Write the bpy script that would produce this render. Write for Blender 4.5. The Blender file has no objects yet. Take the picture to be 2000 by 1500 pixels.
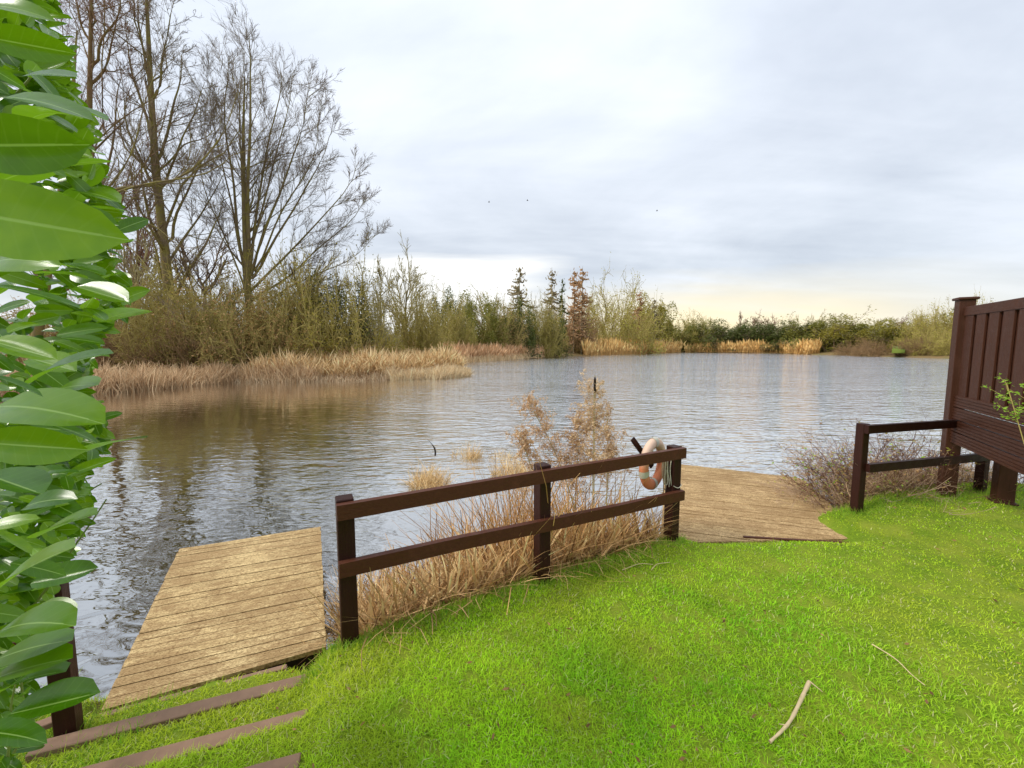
import bpy, bmesh, math
import numpy as np
from mathutils import Vector, Matrix
C = bpy.context.scene
COL = C.collection
rng = np.random.default_rng(11)
F = 800.0; CAMZ = 1.81; PITCH = math.atan(75/800)

# ------------------------------------------------------------ camera
cam = bpy.data.cameras.new('camera'); cam.sensor_width = 36; cam.lens = 36*F/2000
cam.clip_start = .05; cam.clip_end = 5000
camo = bpy.data.objects.new('camera', cam); COL.objects.link(camo)
camo.location = (0, 0, CAMZ); camo.rotation_euler = (math.pi/2-PITCH, 0, 0)
C.camera = camo
# ------------------------------------------------------------ view
C.view_settings.view_transform = 'Standard'; C.view_settings.look = 'None'
C.view_settings.exposure = 0.80; C.view_settings.gamma = 1
C.view_settings.use_curve_mapping = False
C.cycles.max_bounces = 8; C.cycles.transparent_max_bounces = 8
# ------------------------------------------------------------ sun
SUN_EL, SUN_AZ = math.radians(44), math.radians(-105)      # azimuth from +Y towards +X
sl = bpy.data.lights.new('sun', 'SUN'); sl.energy = 1.5; sl.angle = math.radians(14); sl.color = (1, .95, .87)
so = bpy.data.objects.new('sun', sl); COL.objects.link(so)
sd = Vector((math.sin(SUN_AZ)*math.cos(SUN_EL), math.cos(SUN_AZ)*math.cos(SUN_EL), math.sin(SUN_EL)))
so.rotation_euler = sd.to_track_quat('Z', 'Y').to_euler(); so.location = sd*50
# ------------------------------------------------------------ node helpers
class NT:
    def __init__(s, nt): s.nt = nt
    def n(s, typ, ins=None, **kw):
        nd = s.nt.nodes.new(typ)
        for k, v in kw.items(): setattr(nd, k, v)
        for k, v in (ins or {}).items():
            if isinstance(v, bpy.types.NodeSocket): s.nt.links.new(v, nd.inputs[k])
            else: nd.inputs[k].default_value = v
        return nd
    def m(s, op, a, b=0.0, c=None, clamp=False):
        i = {0: a, 1: b}
        if c is not None: i[2] = c
        return s.n('ShaderNodeMath', i, operation=op, use_clamp=clamp).outputs[0]
    def mix(s, f, a, b, bt='MIX'):
        nd = s.n('ShaderNodeMix', data_type='RGBA', blend_type=bt)
        for k, v in ((0, f), (6, a), (7, b)):
            if isinstance(v, bpy.types.NodeSocket): s.nt.links.new(v, nd.inputs[k])
            else: nd.inputs[k].default_value = (tuple(v)+(1,))[:4] if k else v
        return nd.outputs[2]
    def ramp(s, f, stops):
        nd = s.n('ShaderNodeValToRGB', {0: f}); e = nd.color_ramp.elements
        while len(e) < len(stops): e.new(.5)
        for x, (p, c) in zip(e, stops):
            x.position = p; x.color = (c, c, c, 1) if isinstance(c, (int, float)) else tuple(c)+(1,)
        return nd.outputs[0]
    def noise(s, vec, scale, detail=3, rough=.5, dist=0, out=0):
        i = {'Scale': scale, 'Detail': detail, 'Roughness': rough, 'Distortion': dist}
        if vec is not None: i['Vector'] = vec
        return s.n('ShaderNodeTexNoise', i).outputs[out]
    def map(s, vec, scale=(1, 1, 1), rot=(0, 0, 0), loc=(0, 0, 0)):
        return s.n('ShaderNodeMapping', {0: vec, 'Scale': scale, 'Rotation': rot, 'Location': loc}).outputs[0]
# ------------------------------------------------------------ sky
w = bpy.data.worlds.new('World'); C.world = w; w.use_nodes = True
w.node_tree.nodes.clear(); T = NT(w.node_tree)
sky = T.n('ShaderNodeTexSky', sky_type='NISHITA', sun_disc=False); sky.sun_elevation = SUN_EL; sky.sun_rotation = SUN_AZ
dirv = T.n('ShaderNodeTexCoord').outputs['Generated']
sx = T.n('ShaderNodeSeparateXYZ', {0: dirv}); X, Y, Z = sx.outputs
zz = T.m('ADD', T.m('MAXIMUM', Z, 0), .16)
pl = T.n('ShaderNodeCombineXYZ', {0: T.m('DIVIDE', X, zz), 1: T.m('DIVIDE', Y, zz), 2: 0.0}).outputs[0]
n1 = T.noise(T.map(pl, (.6, .75, 1), (0, 0, .35), (3.2, 1.1, 0)), 1.15, 7, .56, .35)
n2 = T.noise(T.map(pl, (.35, 1.3, 1), (0, 0, .2), (8.2, 4.1, 0)), 1.6, 5, .55, .2)
nn = T.m('ADD', T.m('MULTIPLY', n1, .65), T.m('MULTIPLY', n2, .35))
cl = T.ramp(nn, [(.36, (3.35, 3.65, 4.1)), (.5, (4.25, 4.55, 4.95)), (.63, (5.15, 5.4, 5.8))])
# the cloud deck grows brighter towards the zenith, as an overcast sky does
cl = T.mix(1.0, cl, T.n('ShaderNodeCombineColor', {0: T.m('ADD', T.m('MULTIPLY', T.m('MAXIMUM', Z, 0), .72), .92),
     1: T.m('ADD', T.m('MULTIPLY', T.m('MAXIMUM', Z, 0), .72), .92), 2: T.m('ADD', T.m('MULTIPLY', T.m('MAXIMUM', Z, 0), .75), .92)}).outputs[0], 'MULTIPLY')
# break in the cloud low over the far shore
az = T.m('ARCTAN2', X, Y)
g1 = T.m('MULTIPLY', T.ramp(T.m('ADD', T.m('ABSOLUTE', T.m('ADD', az, .13)), T.m('MULTIPLY', T.m('SUBTRACT', n2, .5), .35)), [(.0, 1.0), (.13, .9), (.26, 0.0)]),
         T.ramp(T.m('ADD', Z, T.m('MULTIPLY', T.m('SUBTRACT', n2, .5), .09)), [(.10, 1.0), (.185, 1.0), (.215, 0.0)]))
g2 = T.m('MULTIPLY', T.ramp(T.m('ABSOLUTE', T.m('SUBTRACT', az, .44)), [(0, 1.0), (.22, .7), (.5, 0.0)]), T.ramp(T.m('ADD', Z, T.m('MULTIPLY', T.m('SUBTRACT', n2, .5), .10)), [(.05, 1.0), (.10, .55), (.16, 0.0)]))
g3 = T.ramp(Z, [(.0, .75), (.12, 0.0)])
cl = T.mix(T.m('MULTIPLY', g3, .8), cl, (6.3, 6.2, 6.1))
cl = T.mix(T.m('MULTIPLY', g1, .92), cl, (7.3, 7.2, 6.9))
cl = T.mix(T.m('MULTIPLY', g2, .85), cl, (7.6, 6.3, 3.6))
full = T.mix(.90, sky.outputs[0], cl)
bg = T.n('ShaderNodeBackground', {0: full, 1: .1})
T.nt.links.new(bg.outputs[0], T.n('ShaderNodeOutputWorld').inputs[0])

# ------------------------------------------------------------ pixel <-> place
def ray(u, v):
    a = (u-1000)/F; b = (750-v)/F
    return a, math.cos(PITCH)+b*math.sin(PITCH), b*math.cos(PITCH)-math.sin(PITCH)
def at(u, v, z):
    x, y, zz = ray(u, v); t = (z-CAMZ)/zz
    return np.array((x*t, y*t, z))
def atd(u, v, d):
    x, y, zz = ray(u, v); t = d/y
    return np.array((x*t, d, CAMZ+zz*t))
# ------------------------------------------------------------ materials
def vary(c, k): return tuple(max(0, x*k) for x in c)
def newmat(name):
    m = bpy.data.materials.new(name); m.use_nodes = True; m.node_tree.nodes.clear()
    t = NT(m.node_tree); return m, t
def finish(t, sh): t.nt.links.new(sh, t.n('ShaderNodeOutputMaterial').inputs[0])
def pbsdf(t, col, rough=.7, spec=.3, normal=None, **kw):
    i = {'Base Color': col if isinstance(col, bpy.types.NodeSocket) else tuple(col)+(1,), 'Roughness': rough, 'Specular IOR Level': spec}
    if normal is not None: i['Normal'] = normal
    i.update(kw); return t.n('ShaderNodeBsdfPrincipled', i).outputs[0]
def bump(t, h, strength=.5, dist=.01): return t.n('ShaderNodeBump', {'Height': h, 'Strength': strength, 'Distance': dist}).outputs[0]
def simple(name, c, rough=.75, scale=8, amt=.35, spec=.25, b=.3, bd=.01):
    m, t = newmat(name); oc = t.n('ShaderNodeTexCoord').outputs['Object']
    n = t.noise(oc, scale, 5, .6)
    col = t.mix(n, vary(c, 1-amt), vary(c, 1+amt))
    finish(t, pbsdf(t, col, rough, spec, bump(t, n, b, bd))); return m
def leafmat(name, c, trans=.35, rough=.5, spec=.3, amt=.3, attr=False):
    m, t = newmat(name)
    if attr:
        base = t.n('ShaderNodeAttribute', attribute_name='tint').outputs[0]
    else:
        rnd = t.n('ShaderNodeObjectInfo').outputs['Random']
        g = t.n('ShaderNodeNewGeometry').outputs['Random Per Island']
        base = t.mix(g, vary(c, 1-amt), vary(c, 1+amt))
        base = t.mix(t.m('MULTIPLY', rnd, .35), base, vary((c[0]*1.25, c[1], c[2]*.8), 1.0))
    p = pbsdf(t, base, rough, spec)
    tr = t.n('ShaderNodeBsdfTranslucent', {0: base}).outputs[0]
    finish(t, t.n('ShaderNodeMixShader', {0: trans, 1: p, 2: tr}).outputs[0]); return m
def barkmat(name, c, moss=None, ma=.5):
    m, t = newmat(name); oc = t.n('ShaderNodeTexCoord').outputs['Object']
    n = t.noise(t.map(oc, (1, 1, .25)), 14, 5, .65)
    col = t.mix(n, vary(c, .55), vary(c, 1.5))
    if moss: col = t.mix(t.ramp(t.noise(oc, 1.3, 4, .6), [(.42, 0.0), (.6, ma)]), col, moss)
    finish(t, pbsdf(t, col, .85, .15, bump(t, n, .6, .03))); return m
def paintwood(name, c, worn=.35):
    m, t = newmat(name); oc = t.n('ShaderNodeTexCoord').outputs['Object']
    g = t.noise(t.map(oc, (2.2, 26, 26)), 3.0, 6, .65, .6)
    b = t.noise(oc, 9, 5, .7)
    rnd = t.n('ShaderNodeObjectInfo').outputs['Random']
    col = t.mix(g, vary(c, .55), vary(c, 1.45))
    col = t.mix(t.ramp(b, [(.55, 0.0), (.72, worn)]), col, (c[0]*1.9+.02, c[1]*1.9+.012, c[2]*1.9+.008))
    col = t.mix(t.m('MULTIPLY', rnd, .3), col, vary(c, .7))
    rg = t.ramp(b, [(.3, .38), (.7, .7)])
    finish(t, pbsdf(t, col, rg, .22, bump(t, t.m('ADD', g, t.m('MULTIPLY', b, .4)), .5, .006))); return m
def deckwood(name, c):
    m, t = newmat(name); oc = t.n('ShaderNodeTexCoord').outputs['Object']
    rnd = t.n('ShaderNodeObjectInfo').outputs['Random']
    off = t.n('ShaderNodeCombineXYZ', {0: t.m('MULTIPLY', rnd, 37.0), 1: t.m('MULTIPLY', rnd, 11.0), 2: 0.0}).outputs[0]
    v = t.n('ShaderNodeVectorMath', {0: oc, 1: off}, operation='ADD').outputs[0]
    g = t.noise(t.map(v, (3.0, 60, 20)), 1.5, 6, .7, 1.2)
    b = t.noise(t.map(v, (1, 3.2, 1)), 7, 6, .72, .5)
    fine = t.noise(t.map(v, (1, 2.5, 1)), 60, 4, .7)
    wpos = t.n('ShaderNodeNewGeometry').outputs['Position']
    big = t.noise(wpos, 2.1, 4, .6)
    col = t.mix(t.ramp(g, [(.3, 0.0), (.7, 1.0)]), vary(c, .55), vary(c, 1.22))
    rn2 = t.m('FRACT', t.m('MULTIPLY', rnd, 7.3)); col = t.mix(t.m('MULTIPLY', t.m('POWER', rn2, 2.0), .6), col, vary(c, .52))
    col = t.mix(t.m('MULTIPLY', rnd, .6), col, (min(1, c[0]*1.22), min(1, c[1]*1.22), min(1, c[2]*1.3)))
    spk = t.noise(t.map(v, (1, 2.0, 1)), 24, 5, .75)
    col = t.mix(t.ramp(spk, [(.50, 0.0), (.60, .7)]), col, (.24, .14, .055))
    dirt = t.ramp(t.m('ADD', t.m('ADD', t.m('MULTIPLY', b, .6), t.m('MULTIPLY', big, .4)), t.m('MULTIPLY', rnd, .06)), [(.44, 0.0), (.58, .78)])
    col = t.mix(dirt, col, (.33, .20, .085))
    col = t.mix(t.ramp(fine, [(.48, 0.0), (.60, .8)]), col, (.15, .085, .03))
    grv = t.n('ShaderNodeTexWave', {0: v, 'Scale': 22.0, 'Distortion': .6, 'Detail': 1.0}, wave_type='BANDS', bands_direction='Y').outputs['Fac']
    col = t.mix(t.m('MULTIPLY', grv, .28), col, (.14, .08, .03))
    h = t.m('ADD', t.m('MULTIPLY', grv, -.6), t.m('ADD', g, fine))
    finish(t, pbsdf(t, col, .8, .2, bump(t, h, .5, .004))); return m
def tintmat(name, trans=.2, rough=.7):
    return leafmat(name, (1, 1, 1), trans, rough, .2, attr=True)

M_bark = barkmat('mossy_bark', (.19, .14, .075), (.24, .20, .045), .8)
M_bark_grey = barkmat('grey_bark', (.17, .14, .09), (.20, .19, .05), .5)
M_twig = simple('twig_bark', (.19, .135, .09), .85, 2, .4)
M_twig_red = simple('reddish_twig_bark', (.27, .15, .10), .85, 2, .35)
M_twig_olive = simple('olive_twig_bark', (.40, .32, .10), .85, 2, .35)
M_twig_pale = simple('pale_twig_bark', (.42, .36, .18), .85, 2, .3)
M_twig_brown = simple('brown_bramble_bark', (.27, .17, .08), .85, 1.5, .5)
M_rail = paintwood('dark_red_brown_stain', (.085, .026, .012))
M_post = paintwood('dark_brown_stain', (.030, .0075, .004), .12)
M_ver = paintwood('veranda_brown', (.062, .021, .010), .25)
M_step = simple('brown_composite_board', (.26, .16, .105), .8, 18, .25, .2, .4, .004)
M_deck = deckwood('weathered_deck_wood', (.86, .63, .30))
M_deck2 = deckwood('tan_deck_wood', (.80, .56, .27))
M_beam = simple('dark_wet_timber', (.03, .02, .012), .6, 10)
M_conc = simple('mossy_concrete', (.36, .34, .26), .9, 20, .3)
M_tint = tintmat('dry_stem', .2)
M_grass = tintmat('grass_blade', .5, .5)
M_lf_olive = leafmat('olive_leaf', (.30, .27, .04))
M_lf_dark = leafmat('dark_evergreen_leaf', (.11, .135, .028))
M_lf_lime = leafmat('yellow_green_leaf', (.42, .40, .07))
M_lf_brown = leafmat('brown_dead_leaf', (.42, .26, .11), .25)
M_lf_orange = leafmat('orange_needle', (.48, .30, .15), .25)
M_lf_grey = leafmat('grey_needle', (.34, .29, .17), .25)
M_lf_mid = leafmat('mid_green_leaf', (.22, .225, .04))
M_lf_fresh = leafmat('fresh_green_leaf', (.30, .52, .05), .4)

# ------------------------------------------------------------ mesh building
def raw(name, V, Fc, mat, parent=None, tint=None, smooth=False, loc=None):
    """V (n,3); Fc list of (m,k) index arrays."""
    me = bpy.data.meshes.new(name); V = np.asarray(V, np.float32)
    me.vertices.add(len(V)); me.vertices.foreach_set('co', V.ravel())
    tot = np.concatenate([np.full(len(f), f.shape[1]) for f in Fc]); idx = np.concatenate([f.ravel() for f in Fc])
    me.loops.add(len(idx)); me.loops.foreach_set('vertex_index', idx.astype(np.int32))
    me.polygons.add(len(tot)); st = np.concatenate(([0], np.cumsum(tot)[:-1]))
    me.polygons.foreach_set('loop_start', st.astype(np.int32))
    if smooth: me.polygons.foreach_set('use_smooth', np.ones(len(tot), bool))
    me.update(calc_edges=True)
    if tint is not None:
        a = me.color_attributes.new('tint', 'FLOAT_COLOR', 'POINT')
        c = np.ones((len(V), 4), np.float32); c[:, :3] = tint; a.data.foreach_set('color', c.ravel())
    if mat: me.materials.append(mat)
    return link(name, me, parent, loc)
def link(name, me, parent=None, loc=None):
    o = bpy.data.objects.new(name, me); COL.objects.link(o)
    if parent: o.parent = parent
    if loc is not None: o.location = loc
    return o
def tag(o, label=None, cat=None, group=None, kind=None):
    for k, v in (('label', label), ('category', cat), ('group', group), ('kind', kind)):
        if v: o[k] = v
    return o
def thing(name, label, cat, loc=(0, 0, 0), rz=0, group=None):
    o = bpy.data.objects.new(name, None); COL.objects.link(o); o.location = loc; o.rotation_euler.z = rz
    o.empty_display_size = .1
    return tag(o, label, cat, group)
def bmobj(name, bm, mat, parent=None, smooth=False):
    me = bpy.data.meshes.new(name)
    bmesh.ops.recalc_face_normals(bm, faces=bm.faces)
    if smooth:
        for f in bm.faces: f.smooth = True
    bm.to_mesh(me); bm.free(); me.materials.append(mat)
    return link(name, me, parent)
def box(name, size, mat, parent=None, loc=(0, 0, 0), rot=(0, 0, 0), bev=.006, jit=0):
    bm = bmesh.new(); bmesh.ops.create_cube(bm, size=1)
    for v in bm.verts: v.co = Vector((v.co.x*size[0], v.co.y*size[1], v.co.z*size[2]))
    if bev: bmesh.ops.bevel(bm, geom=bm.edges[:], offset=bev, segments=1, affect='EDGES')
    if jit:
        for v in bm.verts: v.co += Vector(rng.normal(0, jit, 3))
    o = bmobj(name, bm, mat, parent); o.location = loc; o.rotation_euler = rot; return o
def unit(v): return v/np.maximum(np.linalg.norm(v, axis=-1, keepdims=True), 1e-9)
def tubes(P, R, sides=3):
    """P (N,K,3), R (N,K) -> V, quads"""
    N, K, _ = P.shape
    t = unit(np.gradient(P, axis=1)); ref = np.where(np.abs(t[..., 2:3]) > .9, np.array([1., 0, 0]), np.array([0, 0, 1.]))
    a = unit(np.cross(t, ref)); b = np.cross(t, a)
    th = np.arange(sides)*2*np.pi/sides
    ring = P[:, :, None]+R[:, :, None, None]*(np.cos(th)[:, None]*a[:, :, None]+np.sin(th)[:, None]*b[:, :, None])
    V = ring.reshape(-1, 3)
    i = np.arange(N*K*sides).reshape(N, K, sides); j = np.roll(i, -1, axis=2)
    q = np.stack([i[:, :-1], j[:, :-1], j[:, 1:], i[:, 1:]], -1).reshape(-1, 4)
    return V, q
def ribbons(P, W, S):
    """P (N,K,3), W (N,K) half widths, S (N,3) side direction"""
    N, K, _ = P.shape
    L = P-S[:, None]*W[..., None]; Rr = P+S[:, None]*W[..., None]
    V = np.stack([L, Rr], 2).reshape(-1, 3)
    i = np.arange(N*K*2).reshape(N, K, 2)
    q = np.stack([i[:, :-1, 0], i[:, :-1, 1], i[:, 1:, 1], i[:, 1:, 0]], -1).reshape(-1, 4)
    return V, q
def merge(parts):
    Vs, Fs, n = [], [], 0
    for V, f in parts:
        Vs.append(V); Fs.append(f+n); n += len(V)
    return np.concatenate(Vs), np.concatenate(Fs)
def integ(start, d0, length, K, wig, up):
    N = len(start); P = [start]; d = unit(d0); st = (length/(K-1))[:, None]
    for k in range(K-1):
        d = unit(d+rng.normal(0, wig, (N, 3))+np.array([0, 0, up])); P.append(P[-1]+d*st)
    return np.stack(P, 1)
def kids(P, R, n, t0, t1, ang, aj):
    N, K, _ = P.shape; idx = np.repeat(np.arange(N), n); M = len(idx)
    t = rng.uniform(t0, t1, M); f = t*(K-1); i = np.minimum(f.astype(int), K-2); w_ = (f-i)[:, None]
    base = P[idx, i]*(1-w_)+P[idx, i+1]*w_; rad = R[idx, i]*(1-w_[:, 0])+R[idx, i+1]*w_[:, 0]
    tan = unit(P[idx, i+1]-P[idx, i]); v = rng.normal(0, 1, (M, 3)); v -= (v*tan).sum(1, keepdims=True)*tan; v = unit(v)
    a = np.clip(rng.normal(ang, aj, M), .08, 2.2)[:, None]
    return idx, t, base, np.cos(a)*tan+np.sin(a)*v, rad
def plen(P): return np.linalg.norm(np.diff(P, axis=1), axis=2).sum(1)
def level(P, R, n, t0=.2, t1=.98, ang=.7, aj=.15, lf=.5, taper=.6, K=5, wig=.12, up=.08, rr=.6, rmin=.004):
    idx, t, base, d, rad = kids(P, R, n, t0, t1, ang, aj)
    L = plen(P)[idx]*lf*(1-taper*t)*rng.uniform(.6, 1.25, len(idx))
    Q = integ(base, d, L, K, wig, up)
    r = np.maximum(rad*rr, rmin)[:, None]*np.linspace(1, .3, K)[None]
    return Q, np.maximum(r, rmin*.6)
def smoothpath(pts, K):
    pts = np.asarray(pts, float); n = len(pts)
    s = np.concatenate(([0], np.cumsum(np.linalg.norm(np.diff(pts, axis=0), axis=1)))); s /= s[-1]
    x = np.linspace(0, 1, K); out = np.stack([np.interp(x, s, pts[:, i]) for i in range(3)], 1)
    for _ in range(2): out[1:-1] = (out[:-2]+2*out[1:-1]+out[2:])/4
    return out

# ------------------------------------------------------------ lake outline and terrain
WZ = -.55
LAKE = np.array([(-2.45, 2.42), (-2.0, 2.55), (-1.45, 2.62), (-1.12, 2.52), (-.75, 2.78), (.1, 3.25), (1.15, 3.8), (1.9, 4.25), (2.7, 4.55), (3.7, 4.6), (4.6, 5.1), (6.0, 5.35),
  (9, 4.6), (14, 2), (30, -10), (80, -25), (150, -30), (150, 20), (120, 55), (81, 74), (79, 92), (82, 127), (63, 146), (42, 125), (20, 101), (9.7, 86),
  (1, 72), (-6, 58), (-8.3, 48), (-5.5, 37), (-3.8, 32), (-7.3, 29.2), (-10.6, 28.2), (-13.5, 27.1), (-18.4, 26.8), (-19.5, 22.4), (-20.5, 19.5), (-24, 15), (-29, 7), (-31, -6),
  (-20, -14), (-12, -6), (-7, -1), (-4.2, 1.3), (-3.1, 2.1)])
def sdist(p):
    """signed distance to the lake outline, positive on land"""
    A = LAKE; B = np.roll(LAKE, -1, 0); best = np.full(len(p), 1e9); inside = np.zeros(len(p), bool)
    for a, b in zip(A, B):
        ab = b-a; t = np.clip(((p-a)@ab)/(ab@ab), 0, 1); best = np.minimum(best, np.linalg.norm(p-(a+t[:, None]*ab), axis=1))
        c = (a[1] > p[:, 1]) != (b[1] > p[:, 1])
        with np.errstate(divide='ignore', invalid='ignore'):
            xi = (b[0]-a[0])*(p[:, 1]-a[1])/(b[1]-a[1])+a[0]
        inside ^= c & (p[:, 0] < xi)
    return np.where(inside, -best, best)
def sstep(a, b, x):
    t = np.clip((x-a)/(b-a), 0, 1); return t*t*(3-2*t)
def wob(x, y, s): return np.sin(x*1.3*s+1.7*np.sin(y*.9*s))*np.sin(y*1.1*s+1.3*np.sin(x*.7*s+2))
def height(x, y):
    x = np.asarray(x, float); y = np.asarray(y, float); p = np.stack([x.ravel(), y.ravel()], 1); s = sdist(p).reshape(x.shape)
    near = -1.3+1.3*sstep(-.75, .28, s)+.02*wob(x, y, 2.0)*sstep(.2, .8, s)+.006*wob(x, y, 9)
    st = -.42*x+.91*y; t = .91*x+.42*y                       # the steps down to the left jetty
    wgt = sstep(.02, -.2, t)*sstep(-6, -3.5, t)
    near = near-wgt*(.06*sstep(1.7, 1.95, st)+.08*sstep(2.15, 2.3, st)+.08*sstep(2.45, 2.7, st))
    jl = sstep(2.86, 2.92, st)*sstep(-1.34, -1.28, t)*sstep(.0, -.04, t); near = np.where(jl > 0, np.minimum(near, near*(1-jl)-.34*jl), near)
    rd = sstep(1.45, 1.85, x)*sstep(3.55, 3.2, x)*sstep(3.5, 4.0, y)
    near = near-.16*rd
    near = near+.10*sstep(3.4, 4.2, x)*sstep(2.8, 4.2, y)*sstep(-.1, .35, s)
    far = -1.3+.85*sstep(-2.5, .4, s)+.5*sstep(0, 8, s)+.25*wob(x, y, .12)*sstep(3, 12, s)
    k = sstep(9, 14, y+np.abs(x)*.25)
    return near*(1-k)+far*k
def hz(x, y): return float(height(np.array([x]), np.array([y]))[0])
# ground sheet: polar grid that reaches the horizon
ra = np.concatenate(([0], np.geomspace(.25, 2500, 330))); an = np.concatenate([np.linspace(-64, 64, 300), np.linspace(64, 296, 70)[1:-1]])*math.pi/180
GX = ra[:, None]*np.sin(an)[None]; GY = ra[:, None]*np.cos(an)[None]; GH = height(GX, GY)
V = np.stack([GX, GY, GH], -1).reshape(-1, 3); n_a = len(an)
i = np.arange(len(ra)*n_a).reshape(len(ra), n_a); j = np.roll(i, -1, 1)
q = np.stack([i[:-1], j[:-1], j[1:], i[1:]], -1).reshape(-1, 4)
m, t = newmat('lawn_soil_and_bank'); gp = t.n('ShaderNodeNewGeometry').outputs['Position']
sp = t.n('ShaderNodeSeparateXYZ', {0: gp})
na = t.noise(gp, 3.0, 5, .6); nb = t.noise(gp, 40, 4, .7); nc = t.noise(gp, .35, 4, .6)
lawn = t.mix(nb, (.05, .09, .008), (.24, .36, .02)); lawn = t.mix(t.ramp(na, [(.4, 0.0), (.65, .6)]), lawn, (.30, .32, .04))
bank = t.mix(nb, (.10, .065, .03), (.30, .20, .10)); farg = t.mix(t.noise(gp, 1.2, 5, .7), (.11, .075, .03), (.34, .22, .10)); farg = t.mix(t.ramp(nc, [(.45, 0.0), (.6, .6)]), farg, (.14, .14, .04))
isb = t.ramp(t.m('ADD', sp.outputs[2], t.m('MULTIPLY', t.m('SUBTRACT', na, .5), .12)), [(.0, 1.0), (1, 1.0)])
zb = t.m('ADD', sp.outputs[2], t.m('MULTIPLY', t.m('SUBTRACT', na, .5), .1))
isb = t.n('ShaderNodeMapRange', {0: zb, 1: -.36, 2: -.28, 3: 1.0, 4: 0.0}).outputs[0]
c1 = t.mix(isb, lawn, bank)
isf = t.n('ShaderNodeMapRange', {0: sp.outputs[1], 1: 9.0, 2: 13.0, 3: 0.0, 4: 1.0}).outputs[0]
finish(t, pbsdf(t, t.mix(isf, c1, farg), .9, .1, bump(t, nb, .7, .03)))
g = raw('ground', V, [q], m, smooth=True); tag(g, kind='structure')
# ------------------------------------------------------------ water
m, t = newmat('lake_water'); gp = t.n('ShaderNodeNewGeometry').outputs['Position']
v1 = t.map(gp, (.55, 1.5, 1), (0, 0, .16)); v2 = t.map(gp, (.8, 1.8, 1), (0, 0, -.12))
r1 = t.noise(v1, 4.2, 2, .5, .5); r2 = t.noise(v2, 1.4, 2, .5, .3); r3 = t.noise(t.map(gp, (.6, 1.7, 1), (0, 0, .1)), 11.0, 2, .5)
len2 = t.n('ShaderNodeVectorMath', {0: gp}, operation='LENGTH').outputs['Value']
amp = t.n('ShaderNodeMapRange', {0: len2, 1: 3.5, 2: 8.0, 3: .12, 4: 1.0}).outputs[0]
patch = t.ramp(t.noise(t.map(gp, (.5, 1.4, 1)), .16, 3, .5), [(.35, .55), (.6, 1.0)])
wsp = t.n('ShaderNodeSeparateXYZ', {0: gp}).outputs
lee = t.n('ShaderNodeMapRange', {0: t.m('ADD', wsp[0], t.m('MULTIPLY', wsp[1], .22)), 1: -5.0, 2: 2.5, 3: .12, 4: 1.0}, interpolation_type='SMOOTHSTEP').outputs[0]
swell = t.noise(t.map(gp, (.75, 1.15, 1), (0, 0, .5)), 4.2, 1, .4, .8)
far_ = t.n('ShaderNodeMapRange', {0: len2, 1: 6.0, 2: 45.0, 3: 1.3, 4: 4.2}).outputs[0]
chop = t.m('ADD', t.m('ADD', t.m('MULTIPLY', r1, .030), t.m('MULTIPLY', r2, .04)), t.m('MULTIPLY', r3, .006))
chop = t.m('MULTIPLY', t.m('MULTIPLY', chop, patch), t.m('MULTIPLY', t.m('MULTIPLY', lee, far_), amp))
hgt = t.m('ADD', chop, t.m('MULTIPLY', swell, t.n('ShaderNodeMapRange', {0: len2, 1: 3.5, 2: 11.0, 3: .016, 4: .0025}).outputs[0]))
bn = t.n('ShaderNodeBump', {'Height': hgt, 'Strength': 1.0, 'Distance': 1.0}).outputs[0]
body = pbsdf(t, t.mix(t.noise(gp, .5, 3), (.020, .021, .006), (.040, .038, .010)), .9, 0)
gl = t.n('ShaderNodeBsdfGlossy', {'Color': (.98, .98, .98, 1), 'Roughness': .03, 'Normal': bn}).outputs[0]
fr = t.n('ShaderNodeFresnel', {'IOR': 1.33, 'Normal': bn}).outputs[0]
fac = t.m('ADD', t.m('MULTIPLY', fr, 2.0), .43, clamp=True)
finish(t, t.n('ShaderNodeMixShader', {0: fac, 1: body, 2: gl}).outputs[0])
wv = np.array([(-400, -300, WZ), (400, -300, WZ), (400, 400, WZ), (-400, 400, WZ)], float)
tag(raw('water', wv, [np.array([[0, 1, 2, 3]])], m), kind='structure')
bpy.data.objects['water'].data.materials[0] = m

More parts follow.
